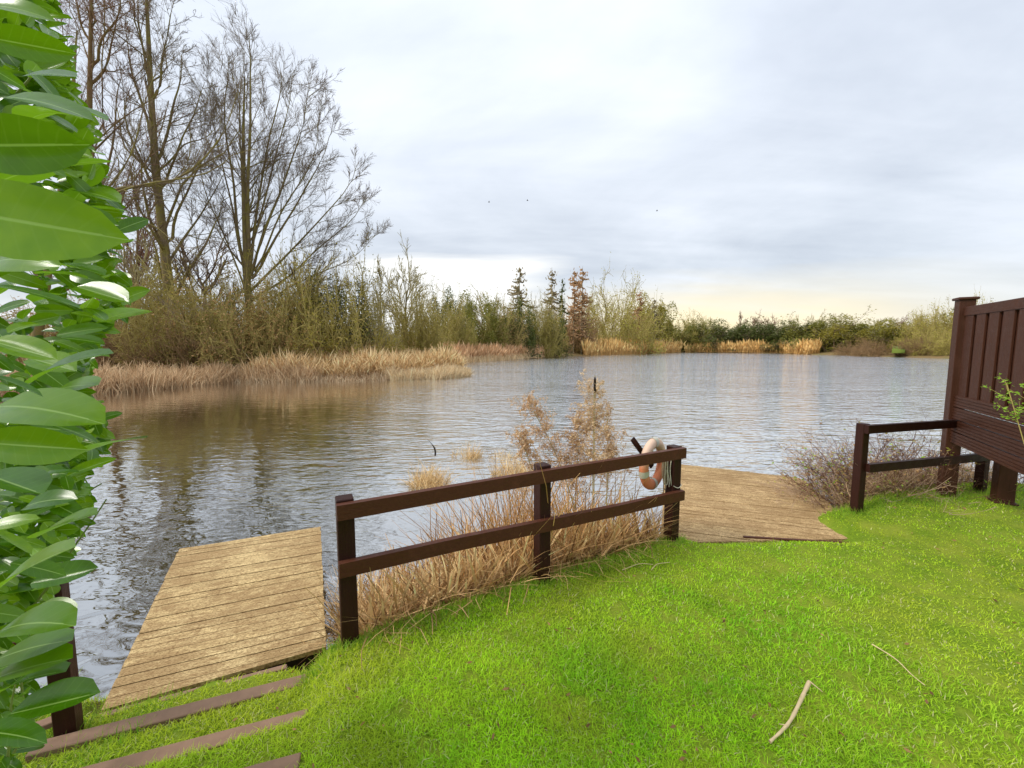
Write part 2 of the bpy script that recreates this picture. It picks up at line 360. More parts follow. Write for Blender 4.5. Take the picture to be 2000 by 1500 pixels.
# ------------------------------------------------------------ big bare trees on the left bank
TR = []
def px(pts, D, dj=0):
    return np.array([atd(u, v, D+(rng.normal(0, dj) if k else 0)) for k, (u, v) in enumerate(pts)])
def bigtree(label, D, trunk, r0, limbs, tw, bark, tmat, lv, fork_r=.5, group=None):
    base = px(trunk, D); base[0, 2] = hz(base[0, 0], D)-.2; o0 = base[0].copy()
    T0 = thing('bare_tree', label, 'tree', o0, group=group)
    K = 14; P = smoothpath(base, K); R = r0*np.linspace(1, .0, K)**.8*.92+.03; R[0] *= 1.35
    R = np.maximum(R, .02)
    Vt, qt = tubes(P[None]-o0, R[None], 8); tr = raw('trunk', Vt, [qt], bark, T0, smooth=True)
    LP, LR = [], []
    for (pts, rl, dd) in limbs:
        Pl = np.array([atd(u, v, D+dd*k/(len(pts)-1)) for k, (u, v) in enumerate(pts)]); Pl = smoothpath(Pl, 12)
        Pl[1:-1] += smoothpath(rng.normal(0, .16, (10, 3)), 10); Rl = rl*np.linspace(1, .12, 12)
        Vt, qt = tubes(Pl[None]-o0, Rl[None], 6); raw('limb', Vt, [qt], bark, T0, smooth=True)
        LP.append(Pl); LR.append(Rl)
    P12 = smoothpath(base, 12); LP.append(P12); LR.append(np.maximum(r0*np.linspace(1, .08, 12), .03))
    LP = np.array(LP); LR = np.array(LR)
    g = []
    Q1, S1 = level(LP, LR, **lv[0]); g.append((Q1, S1, 4))
    Q2, S2 = level(Q1, S1, **lv[1]); g.append((Q2, S2, 3))
    Q3, S3 = level(Q2, S2, **lv[2]); g.append((Q3, S3, 3))
    if len(lv) > 3:
        Q4, S4 = level(Q3, S3, **lv[3]); g.append((Q4, S4, 3))
    V1, f1 = tubes(g[0][0]-o0, g[0][1], 4); tag(raw('branches', V1, [f1], bark, T0), kind='stuff')
    V2, f2 = merge([tubes(a-o0, b, s) for a, b, s in g[1:]]); tag(raw('twigs', V2, [f2], tmat, T0), kind='stuff')
    return T0
lvA = [dict(n=17, t0=.28, t1=.98, ang=.66, lf=.30, taper=.55, K=6, wig=.09, up=.06, rr=.42, rmin=.018),
       dict(n=9, t0=.15, t1=1, ang=.60, lf=.5, taper=.40, K=5, wig=.09, up=.05, rr=.55, rmin=.012),
       dict(n=7, t0=.1, t1=1, ang=.52, lf=.6, taper=.30, K=4, wig=.09, up=.05, rr=.6, rmin=.009)]
fan = [([(480, 560), (462, 440), (452, 300), (436, 190), (446, 110)], .136, 1), ([(482, 545), (486, 400), (488, 250), (490, 140), (486, 62)], .186, -1),
       ([(486, 540), (500, 400), (530, 260), (548, 170), (545, 120)], .124, 2), ([(490, 540), (530, 420), (575, 300), (600, 220), (606, 160)], .124, -2),
       ([(492, 545), (545, 450), (610, 350), (648, 285), (655, 250)], .112, 2), ([(488, 570), (570, 490), (650, 400), (692, 350), (698, 320)], .105, -2),
       ([(489, 590), (590, 520), (670, 450), (712, 410), (722, 380)], .093, 2), ([(490, 600), (600, 545), (670, 520), (720, 480), (735, 455)], .074, 0),
       ([(480, 560), (462, 500), (448, 400), (428, 300), (405, 200), (415, 150)], .099, 2), ([(480, 570), (446, 480), (415, 400), (385, 330), (375, 270)], .074, -1),
       ([(488, 580), (560, 575), (620, 560), (680, 560), (712, 545)], .062, 1), ([(484, 520), (476, 380), (462, 240), (470, 150), (478, 95)], .099, 3),
       ([(488, 520), (515, 380), (560, 240), (570, 190), (572, 140)], .093, 3), ([(496, 530), (555, 400), (620, 300), (632, 250), (630, 205)], .087, -3)]
bigtree('tall fan shaped bare tree with many upswept limbs above the thicket', 34, [(492, 665), (487, 600), (482, 545), (478, 430), (474, 310), (476, 210), (478, 150)], .33, fan, None, M_bark, M_twig, lvA)
lvB = [dict(n=15, t0=.2, t1=.99, ang=.85, lf=.40, taper=.55, K=6, wig=.13, up=.07, rr=.42, rmin=.018),
       dict(n=9, t0=.12, t1=.98, ang=.7, lf=.46, taper=.5, K=5, wig=.13, up=.06, rr=.55, rmin=.013),
       dict(n=6, t0=.1, t1=1, ang=.55, lf=.6, taper=.35, K=4, wig=.10, up=.05, rr=.6, rmin=.009)]
lb = [([(318, 480), (350, 400), (395, 330), (420, 260)], .12, 2), ([(312, 400), (280, 330), (250, 250), (240, 170)], .12, -2), ([(304, 320), (330, 240), (352, 160), (365, 90)], .12, 1),
      ([(300, 290), (270, 200), (255, 120), (250, 40)], .12, 2), ([(296, 200), (320, 110), (335, 40), (345, -10)], .10, -1), ([(294, 160), (275, 70), (270, 0), (265, -60)], .09, 1),
      ([(310, 370), (345, 300), (385, 230), (400, 160)], .11, -3), ([(322, 520), (370, 450), (410, 380), (440, 330)], .12, 3), ([(330, 590), (375, 520), (420, 440), (455, 380)], .14, 0),
      ([(328, 560), (300, 480), (262, 420), (235, 370)], .1, 1), ([(306, 350), (355, 290), (400, 270), (440, 230)], .08, 1)]
bigtree('tall bare tree with one straight mossy trunk left of the fan shaped tree', 32, [(338, 660), (334, 600), (326, 520), (308, 380), (300, 280), (293, 140), (287, 20), (282, -110)], .40, lb, None, M_bark, M_twig, lvB)
lc = [([(188, 430), (215, 330), (225, 230), (235, 120)], .11, 2), ([(180, 300), (150, 200), (130, 110), (120, 30)], .11, 1), ([(178, 130), (205, 60), (235, 0), (250, -60)], .10, -1),
      ([(176, 100), (150, 40), (140, -20), (130, -80)], .09, 2), ([(172, 190), (210, 120), (222, 60), (230, -10)], .10, 1), ([(192, 480), (230, 420), (262, 350), (280, 280)], .1, 2),
      ([(176, 60), (180, -20), (190, -90), (200, -140)], .08, 0)]
bigtree('tall bare tree with reddish limbs rising behind the laurel hedge', 30, [(200, 665), (196, 560), (190, 430), (172, 330), (176, 150), (178, 0), (180, -120)], .30, lc, None, barkmat('reddish_bark', (.2, .12, .06), (.2, .17, .05)), M_twig_red, lvB)
lvC = [dict(n=14, t0=.15, t1=.97, ang=.7, lf=.36, taper=.55, K=6, wig=.14, up=.10, rr=.45, rmin=.016),
       dict(n=8, t0=.1, t1=1, ang=.65, lf=.45, taper=.4, K=5, wig=.14, up=.06, rr=.55, rmin=.010),
       dict(n=4, t0=.1, t1=1, ang=.6, lf=.5, taper=.4, K=4, wig=.12, up=.02, rr=.6, rmin=.007)]
ld = [([(120, 420), (210, 362), (300, 366), (345, 350), (400, 318), (440, 270), (455, 200), (470, 150)], .11, 1), ([(120, 430), (230, 366), (320, 362), (400, 345), (450, 315), (500, 290)], .09, -1),
      ([(130, 440), (220, 350), (262, 300), (300, 160), (330, 100)], .08, 2), ([(130, 460), (230, 420), (300, 440), (350, 480), (400, 500)], .07, -1), ([(130, 480), (240, 470), (290, 520), (340, 590), (362, 640)], .06, -2)]
bigtree('leaning bare tree whose dark limbs reach in from behind the hedge', 25, [(60, 760), (80, 620), (100, 480), (120, 380), (140, 220), (150, 60)], .26, ld, None, M_bark, M_twig, lvC)

# ------------------------------------------------------------ prototypes: unit radius 1, unit height 1
def leafquads(Pc, size, flat=.6):
    N = len(Pc); a = unit(rng.normal(0, 1, (N, 3))*np.array([1, 1, flat])); b = unit(np.cross(a, rng.normal(0, 1, (N, 3))))
    s = size*rng.uniform(.6, 1.4, N)[:, None]
    V = np.stack([Pc-a*s, Pc-b*s*.45, Pc+a*s, Pc+b*s*.45], 1).reshape(-1, 3)
    return V, np.arange(N*4).reshape(N, 4)
def p_shrub(kind):
    """returns (stem V,f) and (leaf V,f)"""
    if kind == 'thicket': ns, n1, n2, nl, L = 75, 8, 6, 2600, .016
    elif kind == 'leafy': ns, n1, n2, nl, L = 26, 6, 4, 13000, .030
    else: ns, n1, n2, nl, L = 70, 8, 6, 7500, .019            # open: between the two
    a = rng.uniform(0, 2*np.pi, ns); r = rng.uniform(0, .75, ns)**.8
    st = np.stack([r*np.cos(a), r*np.sin(a), np.full(ns, -.05)], 1)
    a2 = a+rng.normal(0, .8, ns)
    d = np.stack([np.cos(a2)*.6, np.sin(a2)*.6, rng.uniform(.25, 1.15, ns)], 1)
    P = integ(st, d, rng.uniform(.45, 1.0, ns)*(1.1-.55*r), 7, .16, -.05 if kind == 'thicket' else -.01); Rr = .012*np.linspace(1, .3, 7)[None]*np.ones((ns, 1))
    Q, S = level(P, Rr, n1, .15, 1, .7, .25, .6, .45, 5, .22, -.01, .6, .0045)
    Q2, S2 = level(Q, S, n2, .05, 1, .7, .25, .6, .3, 4, .25, -.02, .6, .0032)
    allp = np.concatenate([Q.reshape(-1, 3), Q2.reshape(-1, 3), Q2[:, -1]])
    stem = merge([tubes(P, Rr, 4), tubes(Q, S, 3), tubes(Q2, S2, 3)])
    pc = allp[rng.integers(0, len(allp), nl)]+rng.normal(0, .03, (nl, 3))
    if kind == 'leafy':
        nb = 30; aa = rng.uniform(0, 6.28, nb); rr = .75*rng.uniform(0, 1, nb)**.5; cb = np.stack([rr*np.cos(aa), rr*np.sin(aa), rng.uniform(.1, .8, nb)*(1.05-.6*rr**2)], 1); rb = rng.uniform(.12, .27, nb)
        k = rng.integers(0, nb, nl); dd = unit(rng.normal(0, 1, (nl, 3)))*(rng.uniform(.3, 1, nl)**.5)[:, None]
        pc2 = cb[k]+dd*rb[k][:, None]; pick = rng.random(nl) < .72; pc = np.where(pick[:, None], pc2, pc)
    pc[:, 2] = np.abs(pc[:, 2])
    leaf = leafquads(pc, L); c4 = np.repeat(pc, 4, 0); leaf = (c4+(leaf[0]-c4)*np.array([1, 1, .5]), leaf[1])
    zt = np.percentile(stem[0][:, 2], 97); rt = np.percentile(np.hypot(stem[0][:, 0], stem[0][:, 1]), 90)
    sc = np.array([1/rt, 1/rt, 1/zt]); return (stem[0]*sc, stem[1]), (leaf[0]*sc, leaf[1])
def p_tree(form):
    n = 9
    P = integ(np.array([[0, 0, -.03]]), np.array([[.03, .02, 1.]]), np.array([.62 if form == 'round' else .95]), 9, .04, .05)
    R = (.024*np.linspace(1, .25, 9))[None]
    kw = dict(round=dict(n=16, t0=.25, t1=1, ang=.65, lf=.85, taper=.35), upright=dict(n=22, t0=.18, t1=1, ang=.5, lf=.5, taper=.6))[form]
    Q, S = level(P, R, K=6, wig=.10, up=.10, rr=.5, rmin=.006, **kw)
    Q2, S2 = level(Q, S, 9, .15, 1, .6, .2, .5, .45, 5, .13, .06, .55, .0035)
    Q3, S3 = level(Q2, S2, 5, .1, 1, .6, .2, .5, .4, 4, .14, .04, .6, .0024)
    tr = merge([tubes(P, R, 7)]); cr = merge([tubes(Q, S, 4), tubes(Q2, S2, 3), tubes(Q3, S3, 3)])
    zt = np.percentile(cr[0][:, 2], 99.5); rt = np.percentile(np.hypot(cr[0][:, 0], cr[0][:, 1]), 97); sc = np.array([1/rt, 1/rt, 1/zt])
    return (tr[0]*np.array([1.6/rt*.6, 1.6/rt*.6, 1/zt]), tr[1]), (cr[0]*sc, cr[1])
def p_conifer(dense):
    P = np.array([[(0, 0, z) for z in np.linspace(-.02, 1, 10)]]); R = (.016*np.linspace(1, .15, 10))[None]
    n = 64; z = np.sort(rng.uniform(.14, .985, n)); a = rng.uniform(0, 2*np.pi, n); L = ((1.03-z)**.8*rng.uniform(.5, 1.3, n)*1.25+.05)
    L[z < .38] *= .8
    st = np.stack([0*z, 0*z, z], 1); d = np.stack([np.cos(a), np.sin(a), np.full(n, .10)], 1)
    asp = np.array([1, 1, .22])
    Q = integ(st, d, L, 6, .07, .0); Q[:, :, 2] = z[:, None]+(Q[:, :, 2]-z[:, None])*.22+np.array([0, -.004, -.012, -.018, -.016, -.008])*L[:, None]*2.2
    S = .011*np.linspace(1, .3, 6)[None]*np.ones((n, 1))
    pts = Q[:, 1:].reshape(-1, 3); k = rng.integers(0, len(pts), 360 if dense else 260)
    pc = pts[k]+rng.normal(0, 1, (len(k), 3))*np.array([.09, .09, .02])
    lf = leafquads(pc, .048, .25); 
    V = lf[0]; c = np.repeat(pc, 4, 0); V = c+(V-c)*np.array([1, 1, .7])
    return (np.concatenate([tubes(P*np.array([1, 1, 1]), R*2.2, 6)[0]]), tubes(P, R, 6)[1]), merge([tubes(Q, S*1.6, 3), (V, lf[1])])
def protomesh(name, pair, kind):
    a = raw(name+'_a', pair[0][0], [pair[0][1]], M_twig, None); b = raw(name+'_b', pair[1][0], [pair[1][1]], M_twig, None)
    ma, mb = a.data, b.data
    bpy.data.objects.remove(a); bpy.data.objects.remove(b); ma.name = kind[0]; mb.name = kind[1]; return ma, mb
PROTO = {}
for k_, nv in (('thicket', 3), ('leafy', 3), ('open', 3)):
    PROTO[k_] = [protomesh(k_, p_shrub(k_), ('stems', 'foliage')) for _ in range(nv)]
for k_ in ('round', 'upright'): PROTO[k_] = [protomesh(k_, p_tree(k_), ('trunk', 'crown')) for _ in range(2)]
PROTO['conifer'] = [protomesh('conifer', p_conifer(True), ('trunk', 'crown')), protomesh('conifer', p_conifer(False), ('trunk', 'crown'))]
cnt = [0]
def put(kind, name, cat, label, u, vtop, wpx, D, m1, m2, group=None, sink=0.0, asp=1.0, zb=None):
    cnt[0] += 1; pr = PROTO[kind][cnt[0] % len(PROTO[kind])]
    while D < 400:
        tp_ = atd(u, vtop, D)
        if sdist(np.array([[tp_[0], D]]))[0] > (min(wpx/2/F*D*.45, 2.0) if D < 94 else 8.0 if kind in ('open', 'leafy') else 2.0): break
        D += .5
    top = atd(u, vtop, D); z0 = (hz(top[0], D) if zb is None else zb)-sink; z0 = max(z0, WZ-.3)
    if kind in ('open', 'leafy') and D > 29: wpx = wpx*1.35; vtop = vtop+5; top = atd(u, vtop, D)
    rw = wpx/2/F*math.hypot(D, top[0]*.25); H = top[2]-z0
    T0 = thing(name, label, cat, (top[0], D, z0), rng.uniform(0, 6.28), group)
    T0.scale = (rw, rw*asp, H)
    nm = ('stems', 'foliage') if kind in ('thicket', 'leafy', 'open') else ('trunk', 'crown')
    for me, mt, n_ in ((pr[0], m1, nm[0]), (pr[1], m2, nm[1])):
        o = link(n_, me, T0); o.material_slots[0].link = 'OBJECT'; o.material_slots[0].material = mt
    return T0
# ---- left bank: brambles and bushes (D about 22 to 36 m)
S = 'shrub'; gT = 'brambles on the left bank'; gB = 'bushes along the far bank'; gR = 'bare trees beyond the lake'; gC = 'conifers on the middle bank'
LB = [('thicket', S, 'brown bramble thicket low beside the laurel hedge', 235, 645, 190, 27, M_twig_brown, M_lf_brown),
 ('thicket', S, 'dark brown tangled thicket under the straight mossy trunk', 330, 600, 200, 29, M_twig_olive, M_lf_olive),
 ('thicket', S, 'dark tangle of bare brambles hanging over the bank left of centre thicket', 400, 640, 190, 29, M_twig_brown, M_lf_brown),
 ('thicket', S, 'brown bramble mound in front of the fan shaped tree', 480, 625, 180, 30.5, M_twig_olive, M_lf_brown),
 ('thicket', S, 'brown bramble mound just left of the pink reeds', 555, 632, 130, 32, M_twig_brown, M_lf_brown),
 ('open', S, 'olive brown bush at the foot of the fan shaped tree', 425, 560, 170, 33, M_twig_olive, M_lf_olive),
 ('open', S, 'tall olive bush behind the mossy trunk', 300, 575, 170, 34, M_twig_olive, M_lf_olive),
 ('thicket', S, 'pale twiggy bush right of the fan shaped tree foot', 560, 545, 150, 33, M_twig_olive, M_lf_brown),
 ('open', S, 'arching olive bush with a dark green heart above the reeds', 655, 540, 175, 34, M_twig_olive, M_lf_olive),
 ('leafy', S, 'dark green bush inside the arching olive bush', 652, 580, 105, 35.5, M_twig, M_lf_dark),
 ('thicket', S, 'pale yellow brush between the arching bush and the small bare tree', 715, 600, 90, 37, M_twig_pale, M_lf_olive),
 ('open', S, 'olive green willow bush under the small rounded bare tree', 800, 588, 110, 42, M_twig_olive, M_lf_olive),
 ('thicket', S, 'low brown scrub behind the pink reeds', 600, 610, 130, 36, M_twig_brown, M_lf_olive),
 ('open', S, 'tan and olive bush at the left foot of the fan shaped tree', 470, 572, 150, 31, M_twig_olive, M_lf_brown),
 ('open', S, 'twiggy olive mound right of the mossy trunk base', 375, 585, 130, 30.5, M_twig_olive, M_lf_olive),
 ('open', S, 'tan brush between the fan shaped tree and the arching bush', 555, 590, 120, 31.5, M_twig_olive, M_lf_brown),
 ('open', S, 'thorny bush far left showing behind hedge leaves', 180, 600, 180, 31, M_twig_olive, M_lf_brown)]
for k_, n_, lab, u, vt, wp, D, a_, b_ in LB: put(k_, n_, 'bush', lab, u, vt, wp, D, a_, b_)
put('round', 'bare_tree', 'tree', 'small rounded pale bare tree right of the big trees', 783, 478, 125, 44, M_bark_grey, M_twig_pale)
put('upright', 'bare_tree', 'tree', 'slender pale bare tree just left of the small rounded tree', 742, 505, 70, 46, M_bark_grey, M_twig_pale)
put('round', 'bare_tree', 'tree', 'low spreading bare tree behind the arching olive bush', 600, 470, 190, 42, M_bark, M_twig_pale)
put('round', 'bare_tree', 'tree', 'dim bare tree standing between the two tallest trees', 395, 440, 160, 42, M_bark, M_twig)
put('round', 'bare_tree', 'tree', 'brushy bare tree low behind the hedge and mossy trunk', 250, 430, 200, 38, M_bark, M_twig_pale)
put('upright', 'bare_tree', 'tree', 'thin bare tree low between mossy trunk and hedge', 245, 330, 120, 44, M_bark, M_twig_red)
# ---- middle bank (D about 50 to 100 m)
MB = [('open', 'olive bush left of the dark ivy bush on the middle bank', 850, 590, 95, 60, M_twig_olive, M_lf_olive),
 ('leafy', 'dark ivy covered bush left of the yellow broom', 872, 592, 55, 66, M_twig, M_lf_dark),
 ('open', 'yellow green broom bush standing by the pink reeds', 896, 628, 50, 62, M_twig_olive, M_lf_lime),
 ('leafy', 'olive hedge bush left of the ivy clad conifer', 930, 590, 90, 72, M_twig_olive, M_lf_mid),
 ('open', 'brown olive scrub below the twin rounded bare trees', 962, 600, 90, 76, M_twig_olive, M_lf_brown),
 ('leafy', 'dark green bush at the foot of the ivy clad conifer', 1012, 606, 60, 78, M_twig, M_lf_dark),
 ('open', 'olive scrub between the dark bush and the grey conifer', 1050, 600, 80, 84, M_twig_olive, M_lf_olive),
 ('leafy', 'dark bush below the orange larch pair', 1080, 625, 50, 82, M_twig, M_lf_dark),
 ('open', 'drooping willow bush reaching down to the water at mid bank', 1125, 632, 90, 88, M_twig_olive, M_lf_olive),
 ('open', 'brownish bush under the orange larches', 1110, 600, 80, 92, M_twig_brown, M_lf_brown),
 ('open', 'large yellow green willow bush right of the orange larches', 1205, 570, 125, 104, M_twig_olive, M_lf_lime),
 ('leafy', 'olive bush at the right flank of the yellow green willow', 1255, 598, 70, 110, M_twig_olive, M_lf_olive),
 ('leafy', 'mid green bush below the small orange conifer', 1290, 602, 70, 118, M_twig_olive, M_lf_mid),
 ('open', 'ochre green bush at the right end of the middle bank', 1328, 622, 80, 124, M_twig_olive, M_lf_olive),
 ('leafy', 'small green bush between the two ochre reed beds', 1346, 648, 50, 134, M_twig_olive, M_lf_mid),
 ('leafy', 'dark leafy bush beside the pale twin trees', 985, 622, 55, 80, M_twig, M_lf_mid)]
for k_, lab, u, vt, wp, D, a_, b_ in MB: put(k_, S, 'bush', lab, u, vt, wp, D, a_, b_)
for lab, u, vt, wp, D in (('left of the twin rounded pale bare trees on the middle bank', 895, 560, 85, 78), ('right of the twin rounded pale bare trees on the middle bank', 950, 562, 80, 82),
      ('faint bare tree filling the gap left of the ivy clad conifer', 985, 578, 60, 90), ('bare tree between the ivy clad conifer and grey conifer', 1045, 580, 60, 92), ('thin bare tree on the skyline behind the broom bush', 915, 575, 60, 88)):
    put('round', 'bare_tree', 'tree', lab, u, vt, wp, D, M_bark_grey, M_twig_pale)
put('conifer', 'conifer_tree', 'conifer', 'sparse conifer with ivy clad dark trunk', 1015, 523, 78, 88, M_bark, M_lf_grey)
put('conifer', 'conifer_tree', 'conifer', 'grey brown conifer left of the orange larches', 1078, 522, 62, 94, M_bark, M_lf_grey)
put('conifer', 'conifer_tree', 'conifer', 'small dark ivy wrapped stump tree between the conifers', 1099, 545, 35, 94, M_bark, M_lf_dark)
put('conifer', 'conifer_tree', 'conifer', 'orange larch with pale trunk, tallest on the skyline', 1138, 520, 62, 98, M_bark_grey, M_lf_orange)
put('conifer', 'conifer_tree', 'conifer', 'dull orange larch close left of the tallest larch', 1122, 530, 59, 99, M_bark_grey, M_lf_orange)
put('conifer', 'conifer_tree', 'conifer', 'small rust coloured conifer behind the yellow green willow', 1250, 567, 45, 118, M_bark, M_lf_orange)
put('conifer', 'conifer_tree', 'conifer', 'low grey conifer right of the rust coloured conifer', 1278, 585, 40, 122, M_bark, M_lf_grey)
iv = p_shrub('leafy')[1]; T1 = thing('ivy', 'dark ivy climbing the trunk of the sparse conifer', 'ivy', (atd(1015, 600, 88)[0], 88, hz(1.6, 88))); T1.scale = (.75, .75, 11)
raw('leaves', iv[0], [iv[1]], M_lf_dark, T1)
# ---- far bank hedge line (D about 85 to 160 m)
hedge = [(1365, 640, 70, 148, 'mid', 'low'), (1400, 638, 80, 150, 'dark', ''), (1440, 643, 80, 150, 'dark', ''), (1482, 640, 80, 146, 'dark', ''), (1525, 640, 85, 138, 'dark', ''), (1568, 637, 80, 130, 'dark', ''),
 (1610, 632, 80, 122, 'mid', ''), (1655, 632, 80, 116, 'olive', ''), (1700, 634, 75, 112, 'mid', ''), (1745, 638, 75, 106, 'olive', ''), (1780, 642, 60, 102, 'mid', ''), (1540, 655, 70, 130, 'dark', '')]
mm = dict(mid=M_lf_mid, dark=M_lf_dark, olive=M_lf_olive)
hl = ['low green bush where the far hedge begins', 'dark hedge bush behind the left half of far ochre reeds', 'dark hedge bush below the skyline tree with twin stems', 'dark hedge bush at the right end of far ochre reeds',
 'dark hedge bush just right of the far ochre reeds', 'dark hedge bush left of the pale wide skyline tree', 'green hedge bush under the pale wide skyline tree', 'olive hedge bush right of the pale wide skyline tree', 'rounded green bush left of the brown bracken bank',
 'olive bush above the small green meadow', 'green bush beside the yellow willows at the right', 'dark bush low at the water below the far hedge']
for (u, vt, wp, D, c_, _), lab in zip(hedge, hl): put('leafy', S, 'bush', lab, u, vt-3, wp*1.25, D, M_twig, mm[c_], gB)
rt = [('yellow green willow bush left of the veranda post', 1812, 622, 70, 98, M_lf_lime), ('tall yellow green willow closest to the veranda post', 1852, 608, 80, 92, M_lf_lime), ('olive willow partly hidden by the veranda post', 1890, 612, 90, 90, M_lf_olive),
      ('low yellow bush at the water left of veranda post', 1838, 646, 70, 84, M_lf_lime)]
for lab, u, vt, wp, D, mt in rt: put('open', S, 'bush', lab, u, vt, wp, D, M_twig_olive, mt)
br = [('brown bracken mound left end of the far right bank', 1668, 668, 60, 92), ('brown bracken mound left of the green meadow', 1705, 667, 60, 90), ('brown bracken mound right of the green meadow', 1790, 664, 60, 86)]
for lab, u, vt, wp, D in br: put('thicket', 'bracken', 'bracken', lab, u, vt, wp, D, M_twig_brown, M_lf_brown)
put('conifer', 'conifer_tree', 'conifer', 'dark green conifer top beside the veranda post', 1868, 600, 60, 112, M_bark, M_lf_dark)
put('conifer', 'conifer_tree', 'conifer', 'dark green conifer top left of the taller dark one', 1846, 608, 40, 112, M_bark, M_lf_dark)
sk = [('round', 'tiny rounded tree at the left of the sunset gap', 1378, 612, 34, 190, M_twig_pale), ('round', 'low rounded orange lit tree in the sunset gap', 1410, 622, 40, 190, M_twig_pale), ('upright', 'skyline tree with twin thin stems', 1448, 609, 30, 185, M_twig_red),
 ('round', 'reddish skyline tree above the far ochre reeds', 1503, 607, 46, 180, M_twig_red), ('upright', 'thin faint tree left of the pale wide skyline tree', 1562, 615, 26, 175, M_twig_pale), ('round', 'pale wide skyline tree above the dark hedge', 1603, 607, 60, 165, M_twig_pale),
 ('upright', 'thin pale tree on the right flank of the wide skyline tree', 1636, 612, 28, 165, M_twig_pale), ('upright', 'lone thin tree above the olive hedge', 1717, 622, 16, 150, M_twig_pale), ('round', 'reddish bushy tree behind the small green meadow', 1762, 613, 44, 135, M_twig_red),
 ('upright', 'pale thin tree left of the yellow willows', 1808, 612, 34, 130, M_twig_pale), ('round', 'tiny tree at the right of the sunset gap', 1352, 618, 36, 170, M_twig_olive), ('upright', 'thin reddish tree right of the twin stem tree', 1470, 618, 22, 185, M_twig_red),
 ('round', 'small reddish tree left above the rounded green bush', 1735, 628, 26, 140, M_twig_red), ('round', 'faint rounded tree between reddish tree and pale wide tree', 1535, 622, 36, 185, M_twig_pale)]
for k_, lab, u, vt, wp, D, mt in sk: put(k_, 'bare_tree', 'tree', lab, u, vt, wp*1.1, D, M_bark_grey, mt, gR)
# a distant line of woods closes the horizon, read as one mass
us = np.linspace(-500, 2500, 260); parts = []
for u in us:
    D = rng.uniform(230, 330); x = (u-1000)/F*D; h_ = rng.uniform(5.5, 9.5); nq = 90
    pc = np.stack([x+rng.normal(0, 4, nq), D+rng.normal(0, 3, nq), rng.uniform(0, 1, nq)**1.2*h_], 1); parts.append(leafquads(pc, 1.1))
V, f = merge(parts); tag(raw('distant_woods', V, [f], leafmat('distant_wood', (.14, .12, .06), .2)), 'low distant line of woods along the horizon', 'woods', kind='stuff')
# green meadow patch on the far right bank
mv = np.array([atd(1742, 684, 84), atd(1768, 684, 84), atd(1766, 676, 95), atd(1744, 676, 95)]); mv = np.concatenate([mv, mv-np.array([0, 0, .6])])
tag(raw('meadow', mv, [np.array([[0, 1, 2, 3], [4, 5, 1, 0], [5, 6, 2, 1], [6, 7, 3, 2], [7, 4, 0, 3]])], simple('meadow_grass', (.13, .17, .025), .9, 3)), kind='structure')

# ------------------------------------------------------------ reeds
def blades(x, y, z, h, lean, wd, c0, c1, K=4, top=None, tilt0=.25):
    N = len(x); a = rng.uniform(0, 2*np.pi, N)
    d = np.stack([np.cos(a)*tilt0*rng.uniform(0, 1, N), np.sin(a)*tilt0*rng.uniform(0, 1, N), np.ones(N)], 1)
    P = [np.stack([x, y, z], 1)]; st = (h/(K-1))[:, None]; ln = rng.normal(0, 1, (N, 2)); ln = ln*lean
    for k in range(K-1):
        d = unit(d+np.concatenate([ln, np.zeros((N, 1))], 1)*.5-np.array([0, 0, .06])*lean*4); P.append(P[-1]+d*st)
    P = np.stack(P, 1); s = unit(np.stack([rng.normal(0, .35, N)+1, rng.normal(0, .6, N), np.zeros(N)], 1))
    prof = np.linspace(1, .25, K) if top is None else np.asarray(top)
    V, q = ribbons(P, (wd[:, None] if np.ndim(wd) else wd)*prof[None]*np.ones((N, 1)), s)
    u_ = rng.random((N, 1)); col = np.asarray(c0)*(1-u_)+np.asarray(c1)*u_; col = col*rng.uniform(.75, 1.2, (N, 1))
    cc = np.repeat(col, 2*K, 0).reshape(N, 2*K, 3)
    if top is not None: cc[:, -4:-2] *= 1.25; cc[:, :-4] *= np.array([.85, .78, .7])      # cream plumes on browner stems
    return V, q, np.clip(cc.reshape(-1, 3), 0, .95)
def reedbed(name, label, poly, n, h, wd, c0, c1, lean=.12, plume=True, kind='stuff', inner=True, D0=None):
    poly = np.array(poly, float); mn, mx = poly.min(0), poly.max(0); P = []
    while sum(map(len, P)) < n:
        p = rng.uniform(mn, mx, (n*2, 2)); ins = np.zeros(len(p), bool)
        for a, b in zip(poly, np.roll(poly, -1, 0)):
            c = (a[1] > p[:, 1]) != (b[1] > p[:, 1]); ins ^= c & (p[:, 0] < (b[0]-a[0])*(p[:, 1]-a[1])/(b[1]-a[1]+1e-12)+a[0])
        P.append(p[ins])
    p = np.concatenate(P)[:n]; z = np.maximum(height(p[:, 0], p[:, 1]), WZ-.1)
    hh = h*rng.uniform(.45, 1.2, n)*(1+.22*wob(p[:, 0], p[:, 1], .5)+.22*wob(p[:, 0], p[:, 1], 1.9))
    V, q, c = blades(p[:, 0], p[:, 1], z, hh, lean, wd, c0, c1, 5 if plume else 4, (.6, .5, .5, 1.8, .3) if plume else None, .3)
    return tag(raw(name, V, [q], M_tint, tint=c), label, 'reeds', kind=kind)
def shore(pix, d0): return [tuple(at(u, v, WZ)[:2]+np.array([0, dd])) for (u, v), dd in zip(pix, d0)]
tan1, tan2 = (.48, .27, .13), (.72, .47, .27)
reedbed('reed_bed', 'tall pinkish brown reeds on the left bank by the thicket', [(-17.6, 26.9), (-13.6, 27.2), (-10, 28.2), (-7, 29.4), (-3.8, 32.5), (-6, 38), (-9.5, 46), (-13, 38), (-16, 32)], 19000, 1.6, .020, (.44, .27, .11), (.90, .68, .38), .30)
